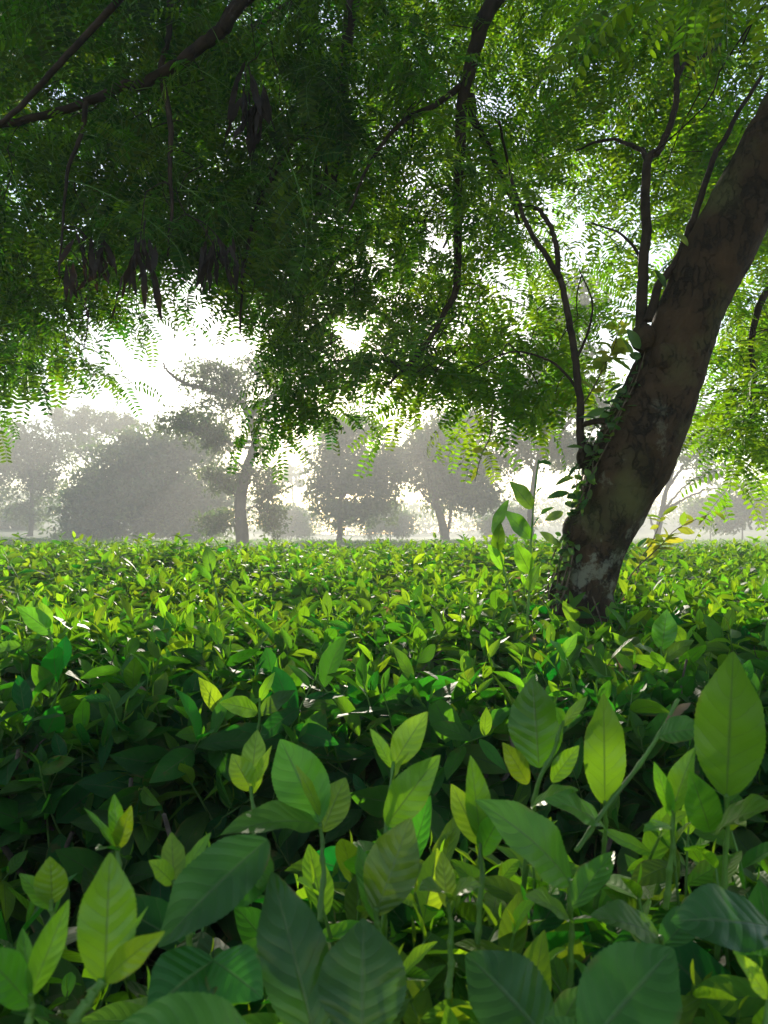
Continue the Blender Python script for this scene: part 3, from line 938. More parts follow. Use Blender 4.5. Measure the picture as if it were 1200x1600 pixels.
Y0 = 2.35
field_shoot([(822, 1010, Y0), (828, 900, Y0), (830, 840, Y0), (838, 745, Y0), (842, 718, Y0)], [
    D(base=(832, 795), tip=(796, 752), w=30, age=.35, Yb=Y0, Yt=Y0 - .02, face=.7),
    D(base=(836, 775), tip=(848, 762), w=12, age=.3, Yb=Y0, Yt=Y0 - .05, face=.6),
    D(base=(829, 842), tip=(788, 798), w=30, age=.45, Yb=Y0, Yt=Y0 - .03, face=.7),
    D(base=(834, 822), tip=(866, 793), w=20, age=.1, Yb=Y0, Yt=Y0 - .06, face=.3, curl=.7),
    D(base=(828, 895), tip=(805, 850), w=30, age=.5, Yb=Y0, Yt=Y0 - .03, face=.8),
    D(base=(840, 722), tip=(862, 726), w=12, age=.1, Yb=Y0, Yt=Y0 - .05, face=.4),
    D(base=(826, 925), tip=(845, 880), w=22, age=.6, Yb=Y0, Yt=Y0 - .04, face=.5)],
    'tall tea shoot with big backlit leaves rising above the hedge beside the trunk')
Y0 = 2.25
field_shoot([(808, 960, Y0), (790, 900, Y0), (775, 845, Y0)], [
    D(base=(770, 835), tip=(795, 780), w=20, age=.4, Yb=Y0, Yt=Y0, face=.4),
    D(base=(775, 868), tip=(782, 815), w=22, age=.55, Yb=Y0, Yt=Y0 - .03, face=.8),
    D(base=(785, 890), tip=(762, 850), w=20, age=.6, Yb=Y0, Yt=Y0 - .03, face=.6)],
    'slender leaning tea shoot just left of the tallest shoot')
Y0 = 2.3
field_shoot([(345, 960, Y0), (335, 915, Y0), (328, 880, Y0)], [
    D(base=(330, 893), tip=(322, 853), w=22, age=.2, Yb=Y0, Yt=Y0, face=.85),
    D(base=(330, 905), tip=(300, 880), w=16, age=.5, Yb=Y0, Yt=Y0 - .02, face=.6)],
    'shoot with a dark upright oval leaf against the hedge skyline')
Y0 = 1.42
field_shoot([(400, 1190, Y0), (404, 1140, Y0), (406, 1090, Y0)], [
    D(base=(403, 1112), tip=(342, 1098), w=34, age=.5, Yb=Y0, Yt=Y0 - .08, face=.75),
    D(base=(406, 1095), tip=(430, 1050), w=18, age=.7, Yb=Y0, Yt=Y0 - .02, face=.6),
    D(base=(404, 1118), tip=(462, 1078), w=32, age=.25, Yb=Y0, Yt=Y0 + .03, face=.6)],
    'shoot with one broad pale green leaf catching light at the edge of the dark gap')
Y0 = 1.9
field_shoot([(85, 1030, Y0), (80, 1000, Y0), (78, 980, Y0)], [
    D(base=(82, 990), tip=(26, 948), w=36, age=.4, Yb=Y0, Yt=Y0 - .05, face=.75),
    D(base=(78, 980), tip=(62, 940), w=22, age=.55, Yb=Y0, Yt=Y0, face=.6)],
    'shoot with a broad ribbed leaf in the sunlit hedge, furthest to the left')
Y0 = 1.75
field_shoot([(1035, 1075, Y0), (1035, 1040, Y0), (1032, 1010, Y0)], [
    D(base=(1034, 1015), tip=(1042, 952), w=40, age=.25, Yb=Y0, Yt=Y0, face=.85),
    D(base=(1032, 1030), tip=(990, 1010), w=30, age=.1, Yb=Y0, Yt=Y0 - .06, face=.5),
    D(base=(1034, 1035), tip=(1085, 1000), w=28, age=.2, Yb=Y0, Yt=Y0 - .02, face=.5)],
    'shoot with an upright ribbed oval leaf to the right of the trunk base')
Y0 = 1.6
field_shoot([(900, 1090, Y0), (892, 1050, Y0), (885, 1030, Y0)], [
    D(base=(878, 1030), tip=(902, 990), w=20, age=.6, Yb=Y0, Yt=Y0, face=.6),
    D(base=(885, 1040), tip=(858, 1000), w=28, age=.05, Yb=Y0, Yt=Y0 - .04, face=.5)],
    'shoot with a small bright leaf below the trunk in the shaded hedge')


# ------------------------------------------------------------------ the leaning shade tree
TY = 2.95
edges = [(960, 850, 965), (930, 855, 962), (880, 868, 977), (840, 881, 992), (800, 892, 1012), (750, 904, 1040), (700, 920, 1068), (650, 944, 1086),
         (600, 973, 1101), (550, 998, 1113), (500, 1016, 1130), (450, 1036, 1153), (400, 1058, 1180), (350, 1084, 1206), (300, 1110, 1231),
         (250, 1136, 1256), (200, 1165, 1282), (150, 1195, 1308)]
cp, cr = [], []
for k, (py, l, r) in enumerate(edges):
    i0, i1 = max(0, k - 2), min(len(edges) - 1, k + 2)
    dx = (edges[i1][1] + edges[i1][2] - edges[i0][1] - edges[i0][2]) / 2
    dy = edges[i1][0] - edges[i0][0]
    cs = abs(dy) / math.hypot(dx, dy)
    Yk = TY - 0.00012 * (960 - py)
    cp.append(at((l + r) / 2, py, Yk))
    cr.append((r - l) / 2 * cs / F * Yk * 0.91)
cp, cr = np.array(cp), np.array(cr)
foot = np.array([cp[0] + [-0.10, 0, -0.35], cp[0] + [-0.16, 0, -(cp[0][2] + 0.1)]])
top_ext = np.array([[1.95, 2.75, 3.1], [2.25, 2.7, 3.7], [2.35, 2.75, 4.3], [2.25, 2.9, 4.9], [2.05, 3.1, 5.5]])
path = np.vstack([foot[::-1], cp, top_ext])
rad = np.concatenate([[0.21, 0.165], cr, [0.135, 0.12, 0.105, 0.09, 0.07]])
tree = empty('shade_tree', (path[0][0], path[0][1], 0), 'big leaning shade tree with lichen-spotted trunk and feathery overhanging leaves', 'tree')
tg = Geo()
n = 260
sp = spline(path, n)
sr = spline(rad[:, None], n)[:, 0]
v, f, uv = tube(sp, sr, 72, rough=0.045, seed=3)
# ridges, knobs and hollows of the bark
aa = np.tile(np.arange(72), n) / 72.0
hh_ = np.repeat(np.arange(n), 72) * 0.03
ctr = np.repeat(sp, 72, 0)
rel = v - ctr
ca_, sa_ = np.cos(aa * 6.2832), np.sin(aa * 6.2832)
def tn(s, sd):
    return vnoise(ca_ * 1.0 + hh_ * 0.7 + 20, sa_ * 1.0 + hh_ + 20, s, sd) - 0.5
bumpy = 0.10 * tn(0.6, 61) + 0.07 * tn(0.22, 62) + 0.05 * np.abs(tn(0.10, 63)) + 0.03 * tn(0.05, 64)
v = ctr + rel * (1 + bumpy)[:, None]
tg.add(v, f, uv)
# burr and branch collars on the trunk
for (px, py, rr, dY) in ((1005, 528, 0.045, -0.08), (918, 715, 0.04, -0.06), (1000, 700, 0.05, -0.12), (1040, 560, 0.05, -0.13), (905, 830, 0.06, -0.08)):
    c = at(px, py, TY + dY)
    a = np.linspace(-1, 1, 7)
    v, f, uv = tube(c + np.stack([0 * a, 0 * a, a * rr * 1.3], -1), rr * np.sqrt(np.maximum(0.02, 1 - a ** 2)), 10, rough=0.1)
    tg.add(v, f, uv)
tg.build('trunk', M['trunk'], tree, origin=path[0])

skeleton = []          # nodes the twigs can grow from


def limb(name, pts, r0, r1, sides=10, rough=0.06, parent=tree, mat='limb', n=None, keep=True, seed=0):
    P3 = np.array([at(p[0], p[1], p[2] * (0.85 if p[2] > 3.45 else 1.0)) if len(p) == 3 else np.array(p[:3]) for p in pts])
    m = n or 8 * len(P3)
    s = spline(P3, m)
    q = np.random.default_rng(seed + int(abs(P3[0][0]) * 1000))
    wob = q.normal(0, 1, (m + 4, 3))
    wob = (wob[:-4] + wob[1:-3] + wob[2:-2] + wob[3:-1] + wob[4:]) / 5
    s[1:-1] += 0.35 * min(r0, 0.03) * wob[1:-1]
    gg = Geo()
    v, f, uv = tube(s, np.linspace(r0, r1, m), sides, rough=rough, seed=seed)
    gg.add(v, f, uv)
    o = gg.build(name, M[mat], parent, origin=P3[0])
    if keep:
        skeleton.append(s)
    return o


px_m = lambda p, Y: p / F * Y
W3 = lambda x, y, z: (x, y, z, 0)
# heavy limbs: leave the leaning trunk above the frame, arch over and come down into view
limb('limb', [W3(2.25, 2.7, 3.75), W3(1.3, 3.0, 4.6), W3(0.2, 3.5, 4.4), (390, -10, 3.9), (350, 47, 3.95), (305, 78, 4.0), (235, 127, 4.1), (180, 140, 4.15), (115, 165, 4.2), (10, 192, 4.2), (-150, 215, 4.2)], 0.038, 0.014, seed=1)
limb('limb', [W3(2.32, 2.75, 4.2), W3(1.6, 3.2, 4.5), W3(0.9, 3.7, 4.1), (775, 0, 4.2), (745, 72, 4.2), (728, 135, 4.25), (718, 220, 4.3), (714, 350, 4.35), (708, 450, 4.4), (690, 495, 4.4), (650, 560, 4.3), (605, 600, 4.3)], 0.048, 0.006, seed=2)
limb('limb', [(735, 150, 4.25), (740, 185, 4.35), (760, 225, 4.5), (790, 290, 4.6), (812, 350, 4.7)], 0.022, 0.008, seed=3)
limb('limb', [W3(1.3, 3.0, 4.6), W3(0.3, 4.4, 4.9), (560, -20, 5.0), (542, 80, 5.0), (532, 190, 5.1), (520, 290, 5.2), (480, 370, 5.2), (460, 470, 5.1)], 0.05, 0.008, seed=4)
limb('limb', [W3(0.2, 3.5, 4.4), (250, -60, 3.6), (185, 0, 3.7), (95, 100, 3.75), (0, 192, 3.8), (-120, 260, 3.8)], 0.020, 0.008, seed=5)
limb('limb', [W3(2.25, 2.9, 4.9), W3(1.2, 4.6, 5.6), W3(-0.2, 6.0, 5.6), W3(-1.8, 6.6, 5.0), W3(-3.0, 6.8, 4.2)], 0.06, 0.012, seed=6)
limb('limb', [W3(2.25, 2.9, 4.9), W3(2.0, 4.6, 5.6), W3(1.6, 6.2, 5.4), W3(1.1, 7.2, 4.7), W3(0.6, 7.8, 4.0)], 0.055, 0.012, seed=7)
limb('limb', [W3(2.1, 2.72, 3.4), W3(2.6, 3.3, 3.5), W3(2.6, 4.2, 3.2), (1190, 470, 4.9), (1180, 600, 4.9), (1170, 690, 4.8)], 0.04, 0.006, seed=8)
limb('limb', [(255, 128, 4.1), (268, 200, 4.05), (266, 262, 4.05), (268, 330, 4.0), (262, 400, 4.0)], 0.015, 0.005, seed=9)
limb('limb', [(135, 160, 4.18), (128, 205, 4.1), (108, 260, 4.05), (100, 330, 4.0), (92, 430, 3.9)], 0.013, 0.004, seed=10)
limb('limb', [(540, 100, 5.0), (500, 160, 4.8), (445, 240, 4.6), (400, 330, 4.5), (380, 430, 4.4), (375, 520, 4.3)], 0.018, 0.005, seed=11)
limb('limb', [(265, 4, 4.3), (262, 60, 4.2), (250, 120, 4.1)], 0.016, 0.012, seed=12)
limb('limb', [(728, 130, 4.25), (680, 165, 4.2), (630, 190, 4.1), (580, 250, 4.0), (545, 330, 3.9)], 0.016, 0.005, seed=13)
# young branches that sprout from the trunk
limb('branch', [(1003, 535, 2.92), (1006, 460, 2.92), (1008, 400, 2.93), (1011, 300, 2.95), (1013, 250, 2.95), (1032, 232, 2.97), (1052, 175, 3.0), (1060, 118, 3.05), (1085, 95, 3.1), (1125, 70, 3.2)], px_m(9, 2.95), px_m(3, 3.1), seed=14)
limb('branch', [(1013, 250, 2.95), (1002, 235, 2.98), (980, 224, 3.05), (945, 218, 3.15), (900, 235, 3.3)], px_m(5, 2.95), px_m(1.5, 3.1), seed=15)
limb('branch', [(1012, 500, 2.9), (1030, 450, 2.9), (1052, 415, 2.9), (1082, 345, 2.92), (1112, 255, 2.95), (1145, 195, 3.0), (1190, 120, 3.1)], px_m(7, 2.95), px_m(3, 3.1), seed=16)
limb('branch', [(1060, 118, 3.05), (1058, 60, 3.1), (1070, 0, 3.2), (1080, -60, 3.3)], px_m(5, 3), px_m(2, 3), seed=17)
limb('branch', [(928, 725, 2.88), (911, 700, 2.9), (907, 640, 2.92), (900, 570, 2.95), (890, 505, 2.97), (876, 440, 3.0), (870, 400, 3.05), (862, 360, 3.1), (842, 328, 3.2), (810, 318, 3.3)], px_m(7, 2.95), px_m(3, 3.1), seed=18)
limb('branch', [(875, 435, 3.0), (850, 395, 3.05), (825, 355, 3.1), (808, 310, 3.2), (795, 262, 3.3), (780, 190, 3.5)], px_m(5, 2.95), px_m(2, 3.1), seed=19)
limb('branch', [(945, 657, 2.85), (925, 660, 2.86), (913, 664, 2.9)], px_m(5, 2.95), px_m(4, 2.95), n=8, keep=False, seed=20)
limb('branch', [(1010, 420, 2.93), (985, 380, 3.05), (960, 360, 3.2), (925, 350, 3.4)], px_m(3, 2.95), px_m(1.2, 3.1), seed=21)
limb('branch', [(899, 565, 2.95), (918, 520, 3.0), (925, 470, 3.1), (905, 420, 3.2)], px_m(2.5, 2.95), px_m(1, 3.1), seed=22)
limb('branch', [(903, 610, 2.95), (880, 580, 2.95), (850, 560, 2.95), (800, 550, 3.0), (740, 575, 3.05)], px_m(2.5, 2.95), px_m(1, 3.1), seed=23)


# ---- feathery leaves
def leaflet():
    # oblong blade, one side fuller, six corners
    v = np.array([[0, 0, 0], [0.16, 0.25, 0.03], [0.17, 0.7, 0.02], [0.0, 1.0, -0.05], [-0.14, 0.75, 0.02], [-0.15, 0.25, 0.03]])
    return v, np.array([[0, 1, 2, 3, 4, 5]])


def spray_template(seed, nfr=10, length=0.58, frond=0.20, pairs=9, leaf=0.033, sun=0.5):
    r = np.random.default_rng(seed)
    gg = Geo()
    t = np.linspace(0, 1, 9)
    tw = np.stack([0.05 * np.sin(3 * t + r.uniform(0, 6)) * length, t * length, -0.25 * t ** 2 * length], -1)
    v, f, uv = tube(tw, np.linspace(0.0028, 0.001, 9), 4, cap=False)
    gg.add(v, f, uv, 0.5, 0.5, mat=1)
    lv, lf = leaflet()
    nv = len(lv)
    for k in range(nfr):
        s = (k + 1.0) / nfr
        p = np.array([np.interp(s, t, tw[:, i]) for i in range(3)])
        sd = 1 if k % 2 else -1
        az = sd * r.uniform(0.5, 1.15)
        if k == nfr - 1:
            az = r.uniform(-0.3, 0.3)
        L = frond * r.uniform(0.75, 1.2)
        el = r.uniform(-0.7, 0.15)
        u = np.linspace(0, 1, 6)
        ang = el - u * r.uniform(0.3, 1.1)
        seg = L / 5
        yy = np.concatenate([[0], np.cumsum(np.cos(ang[1:]) * seg)])
        zz = np.concatenate([[0], np.cumsum(np.sin(ang[1:]) * seg)])
        rach = p + np.stack([np.sin(az) * yy, np.cos(az) * yy, zz], -1)
        v, f, uv = tube(rach, 0.0009, 3, cap=False)
        gg.add(v, f, uv, 0.5, 0.5, mat=1)
        np_ = pairs + r.integers(-2, 3)
        roll = r.uniform(-0.5, 0.5)
        frnd = r.uniform()
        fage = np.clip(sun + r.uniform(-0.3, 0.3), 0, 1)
        for q in range(np_):
            uu = 0.10 + 0.88 * q / (np_ - 1)
            pc = np.array([np.interp(uu, u, rach[:, i]) for i in range(3)])
            dd = rach[min(5, int(uu * 5) + 1)] - rach[min(4, int(uu * 5))]
            dd = unit(dd)
            side = unit(np.cross(dd, [0, 0, 1.0]))
            nz = np.cross(side, dd)
            sd2, nz2 = side * math.cos(roll) + nz * math.sin(roll), nz * math.cos(roll) - side * math.sin(roll)
            ls = leaf * (0.75 + 0.5 * math.sin(math.pi * (0.2 + 0.65 * uu))) * r.uniform(0.85, 1.1)
            for s2 in (-1, 1):
                ldir = unit(sd2 * s2 + dd * r.uniform(0.15, 0.4) - nz2 * r.uniform(0.0, 0.45))
                R = frames(ldir[None], nz2[None], np.array([r.uniform(-0.4, 0.4)]))[0]
                gg.add((lv * ls) @ R.T + pc, lf, None, frnd + r.uniform(-0.05, 0.05), fage)
        gg.rnd = [np.mod(a, 1.0) for a in gg.rnd]
    return gg.template()


SP_near = [spray_template(400 + i, sun=0.35) for i in range(6)]
SP_far = [spray_template(430 + i, nfr=11, length=0.75, frond=0.24, pairs=8, leaf=0.044, sun=0.3) for i in range(5)]

YMAX = np.array([(-400, 690), (0, 655), (60, 655), (105, 590), (140, 500), (200, 480), (228, 480), (250, 440), (290, 480), (350, 515), (425, 540), (452, 685), (480, 715), (515, 690), (560, 650),
                 (600, 635), (650, 655), (700, 690), (760, 685), (800, 660), (850, 690), (890, 640), (930, 560), (990, 480), (1060, 400), (1105, 500), (1130, 640), (1150, 740), (1180, 765), (1205, 740), (1600, 760)], float)
HOLES = [(200, 235, 26), (215, 265, 20), (245, 440, 30), (258, 400, 20), (130, 240, 14), (350, 255, 16), (420, 100, 16), (110, 25, 22), (205, 20, 12), (550, 15, 16), (548, 527, 20), (582, 545, 22), (310, 445, 14),
         (900, 345, 26), (820, 280, 18), (790, 400, 18), (1050, 380, 30), (1025, 300, 20), (980, 160, 14), (690, 60, 16), (480, 330, 14), (520, 330, 12), (870, 440, 22), (960, 300, 18), (220, 480, 26), (1000, 430, 22), (600, 30, 10), (60, 90, 14), (760, 120, 12)]


def allowed(p, half):
    px = 600 + p[:, 0] / p[:, 1] * F
    py = HORIZON - (p[:, 2] - CAM_Z) / p[:, 1] * F
    hp = half * F / p[:, 1]
    ok = py + 0.80 * hp < np.interp(px, YMAX[:, 0], YMAX[:, 1])
    ok &= (py - 0.0 * hp) > -1200
    for hx, hy, hr in HOLES:
        ok &= np.hypot(px - hx, py - hy) > hr * 0.75 + 0.22 * hp
    ok &= np.hypot(px - 549, py - 527) > 8 + 0.25 * hp
    return ok, px, py


def place_sprays(n, Y0_, Y1_, px0, px1, py0, py1, half, dens=None):
    Y = rng.uniform(Y0_, Y1_, n)
    px = rng.uniform(px0, px1, n); py = rng.uniform(py0, py1, n)
    p = np.stack([(px - 600) / F * Y, Y, CAM_Z + (HORIZON - py) / F * Y], -1)
    ok, px, py = allowed(p, half)
    cl = vnoise(p[:, 0] * 1.0 + 50, p[:, 2] * 1.0 + 50 + p[:, 1] * 0.7, 0.55, 31)
    ok &= rng.random(n) < np.clip(2.2 * cl - 0.3, 0.05, 1)
    if dens is not None:
        ok &= rng.random(n) < dens(px, py)
    return p[ok]


def dens_main(px, py):
    d = np.where(px > 640, np.interp(px, [560, 760, 1200], [1.0, 0.9, 0.8]), 1.0)
    d = d * np.where((px > 640) & (py > 380), 0.95, 1.0)
    return d


def dens_back(px, py):
    return np.interp(px, [540, 700], [1.0, 0.38])


near_p = place_sprays(1080, 3.35, 4.8, -120, 1230, -60, 700, 0.30, dens_main)
mid_p = place_sprays(1180, 4.6, 7.0, -160, 1300, -120, 560, 0.36, dens_back)
far_p = place_sprays(760, 6.5, 9.5, -200, 900, -200, 430, 0.40, dens_back)
over_p = place_sprays(420, 3.0, 7.0, -500, 1700, -900, -60, 0.36)  # unseen sprays above the frame, added to block sky light
right_p = place_sprays(260, 3.6, 5.6, 1095, 1290, 150, 800, 0.22)
fr_p = np.array([at(px, py - 45, Y) for px, py, Y in ((20, 600, 3.6), (70, 610, 3.5), (95, 575, 3.6), (480, 635, 3.7), (490, 620, 3.8), (465, 605, 3.8), (515, 615, 3.9), (480, 585, 3.7), (640, 610, 3.8), (690, 625, 3.8), (720, 640, 3.8), (745, 625, 3.9),
                                                   (830, 640, 3.3), (845, 655, 3.2), (800, 600, 3.3), (1175, 690, 3.9), (1190, 720, 3.8), (1165, 650, 4.0), (560, 610, 3.5), (600, 590, 3.4), (580, 600, 3.8), (650, 590, 3.7), (660, 610, 4.1), (590, 575, 4.3), (645, 620, 3.8), (605, 610, 3.6), (675, 585, 4.4))])
# close, out of focus leaves in the upper right corner
close_p = np.array([at(px, py, Y) for px, py, Y in ((1140, 10, 2.1), (1115, 30, 2.2), (1100, -20, 2.2), (1145, -40, 2.0))])

twigs = Geo()
nodes = np.concatenate(skeleton)
nodes = [np.array(nodes)]
# sprays added unseen above the frame to shade the upper trunk
bo = 110
shade_p = np.stack([rng.uniform(0.5, 2.6, bo), rng.uniform(0.9, 2.6, bo), rng.uniform(0, 1, bo)], -1)
shade_p[:, 2] = CAM_Z + (HORIZON + 130) / F * shade_p[:, 1] + 0.42 + 1.4 * shade_p[:, 2]
allsp = [(p, SP_near) for p in np.vstack([near_p, fr_p, right_p, close_p, shade_p])] + [(p, SP_far) for p in np.vstack([mid_p, far_p, over_p])]
P = np.array([a for a, b in allsp])
isfar = np.array([b is SP_far for a, b in allsp])
print('sprays', len(P))
pool = np.concatenate(nodes)
d0 = np.array([np.min(np.sum((pool - p) ** 2, 1)) for p in P])
order = np.argsort(d0)
base_pos = np.zeros_like(P); dirs = np.zeros_like(P)
for idx in order:
    p = P[idx]
    dd = np.linalg.norm(pool - p, axis=1) + 0.25 * np.maximum(0, p[2] - pool[:, 2])
    q = pool[np.argmin(dd)]
    L = 0.35 if not isfar[idx] else 0.45
    a = p - q
    dirv = unit(np.array([a[0], a[1], 0.35 * a[2]]) + rng.normal(0, 0.35, 3) * (np.linalg.norm(a) + 0.1))
    dirv[2] = np.clip(dirv[2], -0.45, 0.25)
    dirv = unit(dirv)
    start = p - dirv * L * 0.6
    base_pos[idx], dirs[idx] = start, dirv
    dist = np.linalg.norm(start - q)
    if dist > 0.03:
        mpt = (q + start) / 2 + rng.normal(0, 0.07, 3) * min(1, dist) + np.array([0, 0, 0.08 * dist])
        m = 5 if dist < 0.6 else 9
        s = spline([q, mpt, start], m)
        v, f, uv = tube(s, np.linspace(0.0022 + 0.0035 * min(1.5, dist), 0.0022, m), 4, cap=False)
        twigs.add(v, f, uv)
        pool = np.vstack([pool, s[1:]])
fol_groups = [(-99, -1.2), (-1.2, -0.3), (-0.3, 0.5), (0.5, 1.3), (1.3, 99)]
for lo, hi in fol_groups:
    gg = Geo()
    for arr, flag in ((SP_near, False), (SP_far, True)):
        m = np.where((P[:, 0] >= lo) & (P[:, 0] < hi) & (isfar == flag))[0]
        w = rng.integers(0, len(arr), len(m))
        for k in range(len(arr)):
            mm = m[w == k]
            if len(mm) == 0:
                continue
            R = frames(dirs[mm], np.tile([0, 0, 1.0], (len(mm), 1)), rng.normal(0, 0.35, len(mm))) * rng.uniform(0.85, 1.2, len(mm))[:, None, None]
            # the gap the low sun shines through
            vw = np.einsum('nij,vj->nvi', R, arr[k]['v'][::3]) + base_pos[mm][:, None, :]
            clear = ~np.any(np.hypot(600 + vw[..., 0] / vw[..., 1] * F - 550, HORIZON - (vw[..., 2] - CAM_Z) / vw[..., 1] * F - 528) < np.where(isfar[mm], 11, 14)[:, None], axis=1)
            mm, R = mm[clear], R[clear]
            gg.inst(arr[k], R, base_pos[mm], rng.uniform(0, 1, len(mm)), rng.normal(0, 0.15, len(mm)) + np.interp(P[mm][:, 0] / P[mm][:, 1], [-0.05, 0.13], [-0.1, 0.75]))  # age raised towards the right, painting sunlight through the leaves into their colour
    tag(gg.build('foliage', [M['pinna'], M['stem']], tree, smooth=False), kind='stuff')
tag(twigs.build('twigs', M['limb'], tree), kind='stuff')


# ---- hanging bunches of dry pods
def pod_bunch(px, py, Y, n, L, seed, col='pod'):
    r = np.random.default_rng(seed)
    gg = Geo()
    c = at(px, py, Y)
    pool_i = np.argmin(np.linalg.norm(pool - (c + [0, 0, 0.1]), axis=1))
    q = pool[pool_i]
    v, f, uv = tube(spline([q, (q + c) / 2 + [0, 0, 0.03], c], 6), 0.003, 4)
    gg.add(v, f, uv, mat=1)
    for k in range(n):
        ll = L * r.uniform(0.6, 1.1)
        vv, ff, uv = leaf_grid(12, 2, 0.14, r.uniform(-0.2, 0.3), r.uniform(-0.5, 0.5), 0.03, 0, 0.1, r.uniform(-2.6, 2.6), r.uniform(0, 6))
        d = np.array([[r.normal(0, 0.22), r.normal(0, 0.22), -1.0]])
        R = frames(d, np.array([[r.normal(), r.normal(), 0.1]]))[0]
        gg.add((vv * ll) @ R.T + c + r.normal(0, 0.035, 3) + [0, 0, r.uniform(-0.05, 0.05)], ff, uv)
    gg.build('pod_bunch', [M[col], M['limb']], tree, origin=c)


for k, (px, py, Y, n_, L_) in enumerate(((385, 130, 3.6, 16, 0.20), (218, 395, 3.4, 14, 0.16), (335, 385, 3.5, 12, 0.15), (140, 375, 3.6, 9, 0.15), (360, 395, 3.5, 8, 0.12), (500, 275, 4.2, 5, 0.12), (130, 420, 3.6, 5, 0.13))):
    pod_bunch(px, py, Y * 0.92, n_ + 6, L_ * 1.2, 900 + k)


# ---- creeper on the trunk
vine = empty('climbing_vine', (path[1][0] - 0.1, TY - 0.1, 0.1), 'leafy creeper clinging to the shaded left side of the leaning trunk', 'creeper')
vg, vs = Geo(), Geo()
r = np.random.default_rng(77)


def trunk_at(py):
    l = np.interp(-py, [-e[0] for e in edges], [e[1] for e in edges])
    rgt = np.interp(-py, [-e[0] for e in edges], [e[2] for e in edges])
    return l, rgt


for s_ in range(5):
    off = r.uniform(-6, 25)
    pys = np.linspace(960, r.uniform(520, 640), 16)
    pts = []
    for i, py in enumerate(pys):
        l, rg = trunk_at(py)
        o_ = off + 8 * math.sin(i * 0.7 + s_ * 2)
        fr = np.clip(o_ / ((rg - l) / 2), 0, 1)
        rad_ = (rg - l) / 2 / F * TY
        pts.append(at(l + o_, py, TY - rad_ * math.sqrt(max(0, 1 - (1 - fr) ** 2)) - 0.012))
    pts = spline(pts, 40)
    v, f, uv = tube(pts, np.linspace(0.004, 0.0016, 40), 5)
    vs.add(v, f, uv)
    for i in range(2, 40):
        for rep in range(2 if r.random() < 0.55 else 1):
            d = np.array([[-0.7 + r.normal(0, 0.5), -0.5 + r.normal(0, 0.5), r.normal(-0.1, 0.6)]])
            R = frames(d, np.array([[r.normal(0, 0.3) - 0.3, -0.6, 0.8]]), np.array([r.normal(0, 0.5)]))[0]
            vv, ff, uv = leaf_grid(6, 4, r.uniform(0.5, 0.7), 0.15, r.uniform(0, 0.7), 0.01)
            L = r.uniform(0.022, 0.05) if i > 8 else r.uniform(0.02, 0.04)
            vg.add((vv * L) @ R.T + pts[i] + r.normal(0, 0.008, 3), ff, uv, r.uniform(), np.clip(r.normal(0.2, 0.3), 0, 1))
for px, py, dx, dy, L in ((898, 745, -35, 10, 0.08), (905, 725, -30, 30, 0.07), (890, 770, -40, 5, 0.085), (945, 640, -30, 10, 0.07), (935, 655, -35, -8, 0.075), (985, 580, -28, -22, 0.09), (990, 560, -15, -35, 0.085),
                          (880, 800, -30, 12, 0.08), (912, 700, -32, -5, 0.07), (975, 600, -30, 12, 0.07), (1000, 545, -22, -28, 0.09), (870, 850, -25, -20, 0.08), (1040, 450, -15, -30, 0.08), (1075, 385, -18, -28, 0.07)):
    b_ = at(px, py, TY - 0.12); d = np.array([[dx, r.uniform(-15, 5), -dy]], float)
    R = frames(d, np.array([[0, -0.6, 0.8]]), np.array([r.normal(0, 0.4)]))[0]
    vv, ff, uv = leaf_grid(10, 4, 0.42, 0.15, 0.5, 0.01)
    vg.add((vv * L) @ R.T + b_, ff, uv, r.uniform(), np.clip(r.normal(0.35, 0.25), 0, 1))
vs.build('stem', M['wood'], vine)
tag(vg.build('leaves', M['vine'], vine), kind='stuff')


# ---- sprig of yellow leaves behind the trunk, and the yellow leaves beside the bare stem
def sprig(pts, n_leaf, L, label, seed, name='leafy_sprig', mat='yellow', width=0.45):
    r = np.random.default_rng(seed)
    P3 = spline(np.array([at(*p) for p in pts]), 24)
    e = empty(name, P3[0], label, 'sprig')
    sg, lg = Geo(), Geo()
    v, f, uv = tube(P3, np.linspace(0.004, 0.0012, 24), 5)
    sg.add(v, f, uv)
    for k in range(n_leaf):
        i = int(r.uniform(6, 23.9))
        d = np.array([[r.normal(), r.normal() * 0.6, r.normal(0, 0.5)]]) + (P3[min(23, i + 1)] - P3[i - 1])[None] * 8
        R = frames(d, np.array([[0, -0.2, 1.0]]), np.array([r.normal(0, 0.6)]))[0]
        vv, ff, uv = leaf_grid(6, 4, width, 0.15, r.uniform(0, 0.8))
        lg.add((vv * L * r.uniform(0.6, 1.2)) @ R.T + P3[i], ff, uv, r.uniform(), r.uniform(0, 0.8))
    sg.build('stem', M['wood'], e)
    tag(lg.build('leaves', M[mat], e), kind='stuff')
    return e


sprig([(960, 960, 3.4), (985, 900, 3.45), (1030, 855, 3.5), (1060, 825, 3.55), (1115, 800, 3.6)], 26, 0.075, 'thin branch of yellow-green leaves reaching right from behind the trunk', 5)
sprig([(985, 960, 3.5), (1000, 880, 3.6), (1020, 845, 3.6), (1035, 805, 3.6)], 26, 0.07, 'upright sprig of yellowish leaves close behind the trunk on its right', 6)
sprig([(905, 640, 3.05), (925, 610, 3.1), (945, 570, 3.15), (960, 540, 3.2), (970, 500, 3.2)], 34, 0.085, 'sunlit yellow-green leaves between the bare stem and the trunk', 8)
sprig([(770, 640, 3.2), (766, 680, 3.2), (752, 712, 3.2), (742, 752, 3.2)], 7, 0.055, 'few drooping yellow-tipped leaves hanging from the canopy left of the tall shoot', 9)


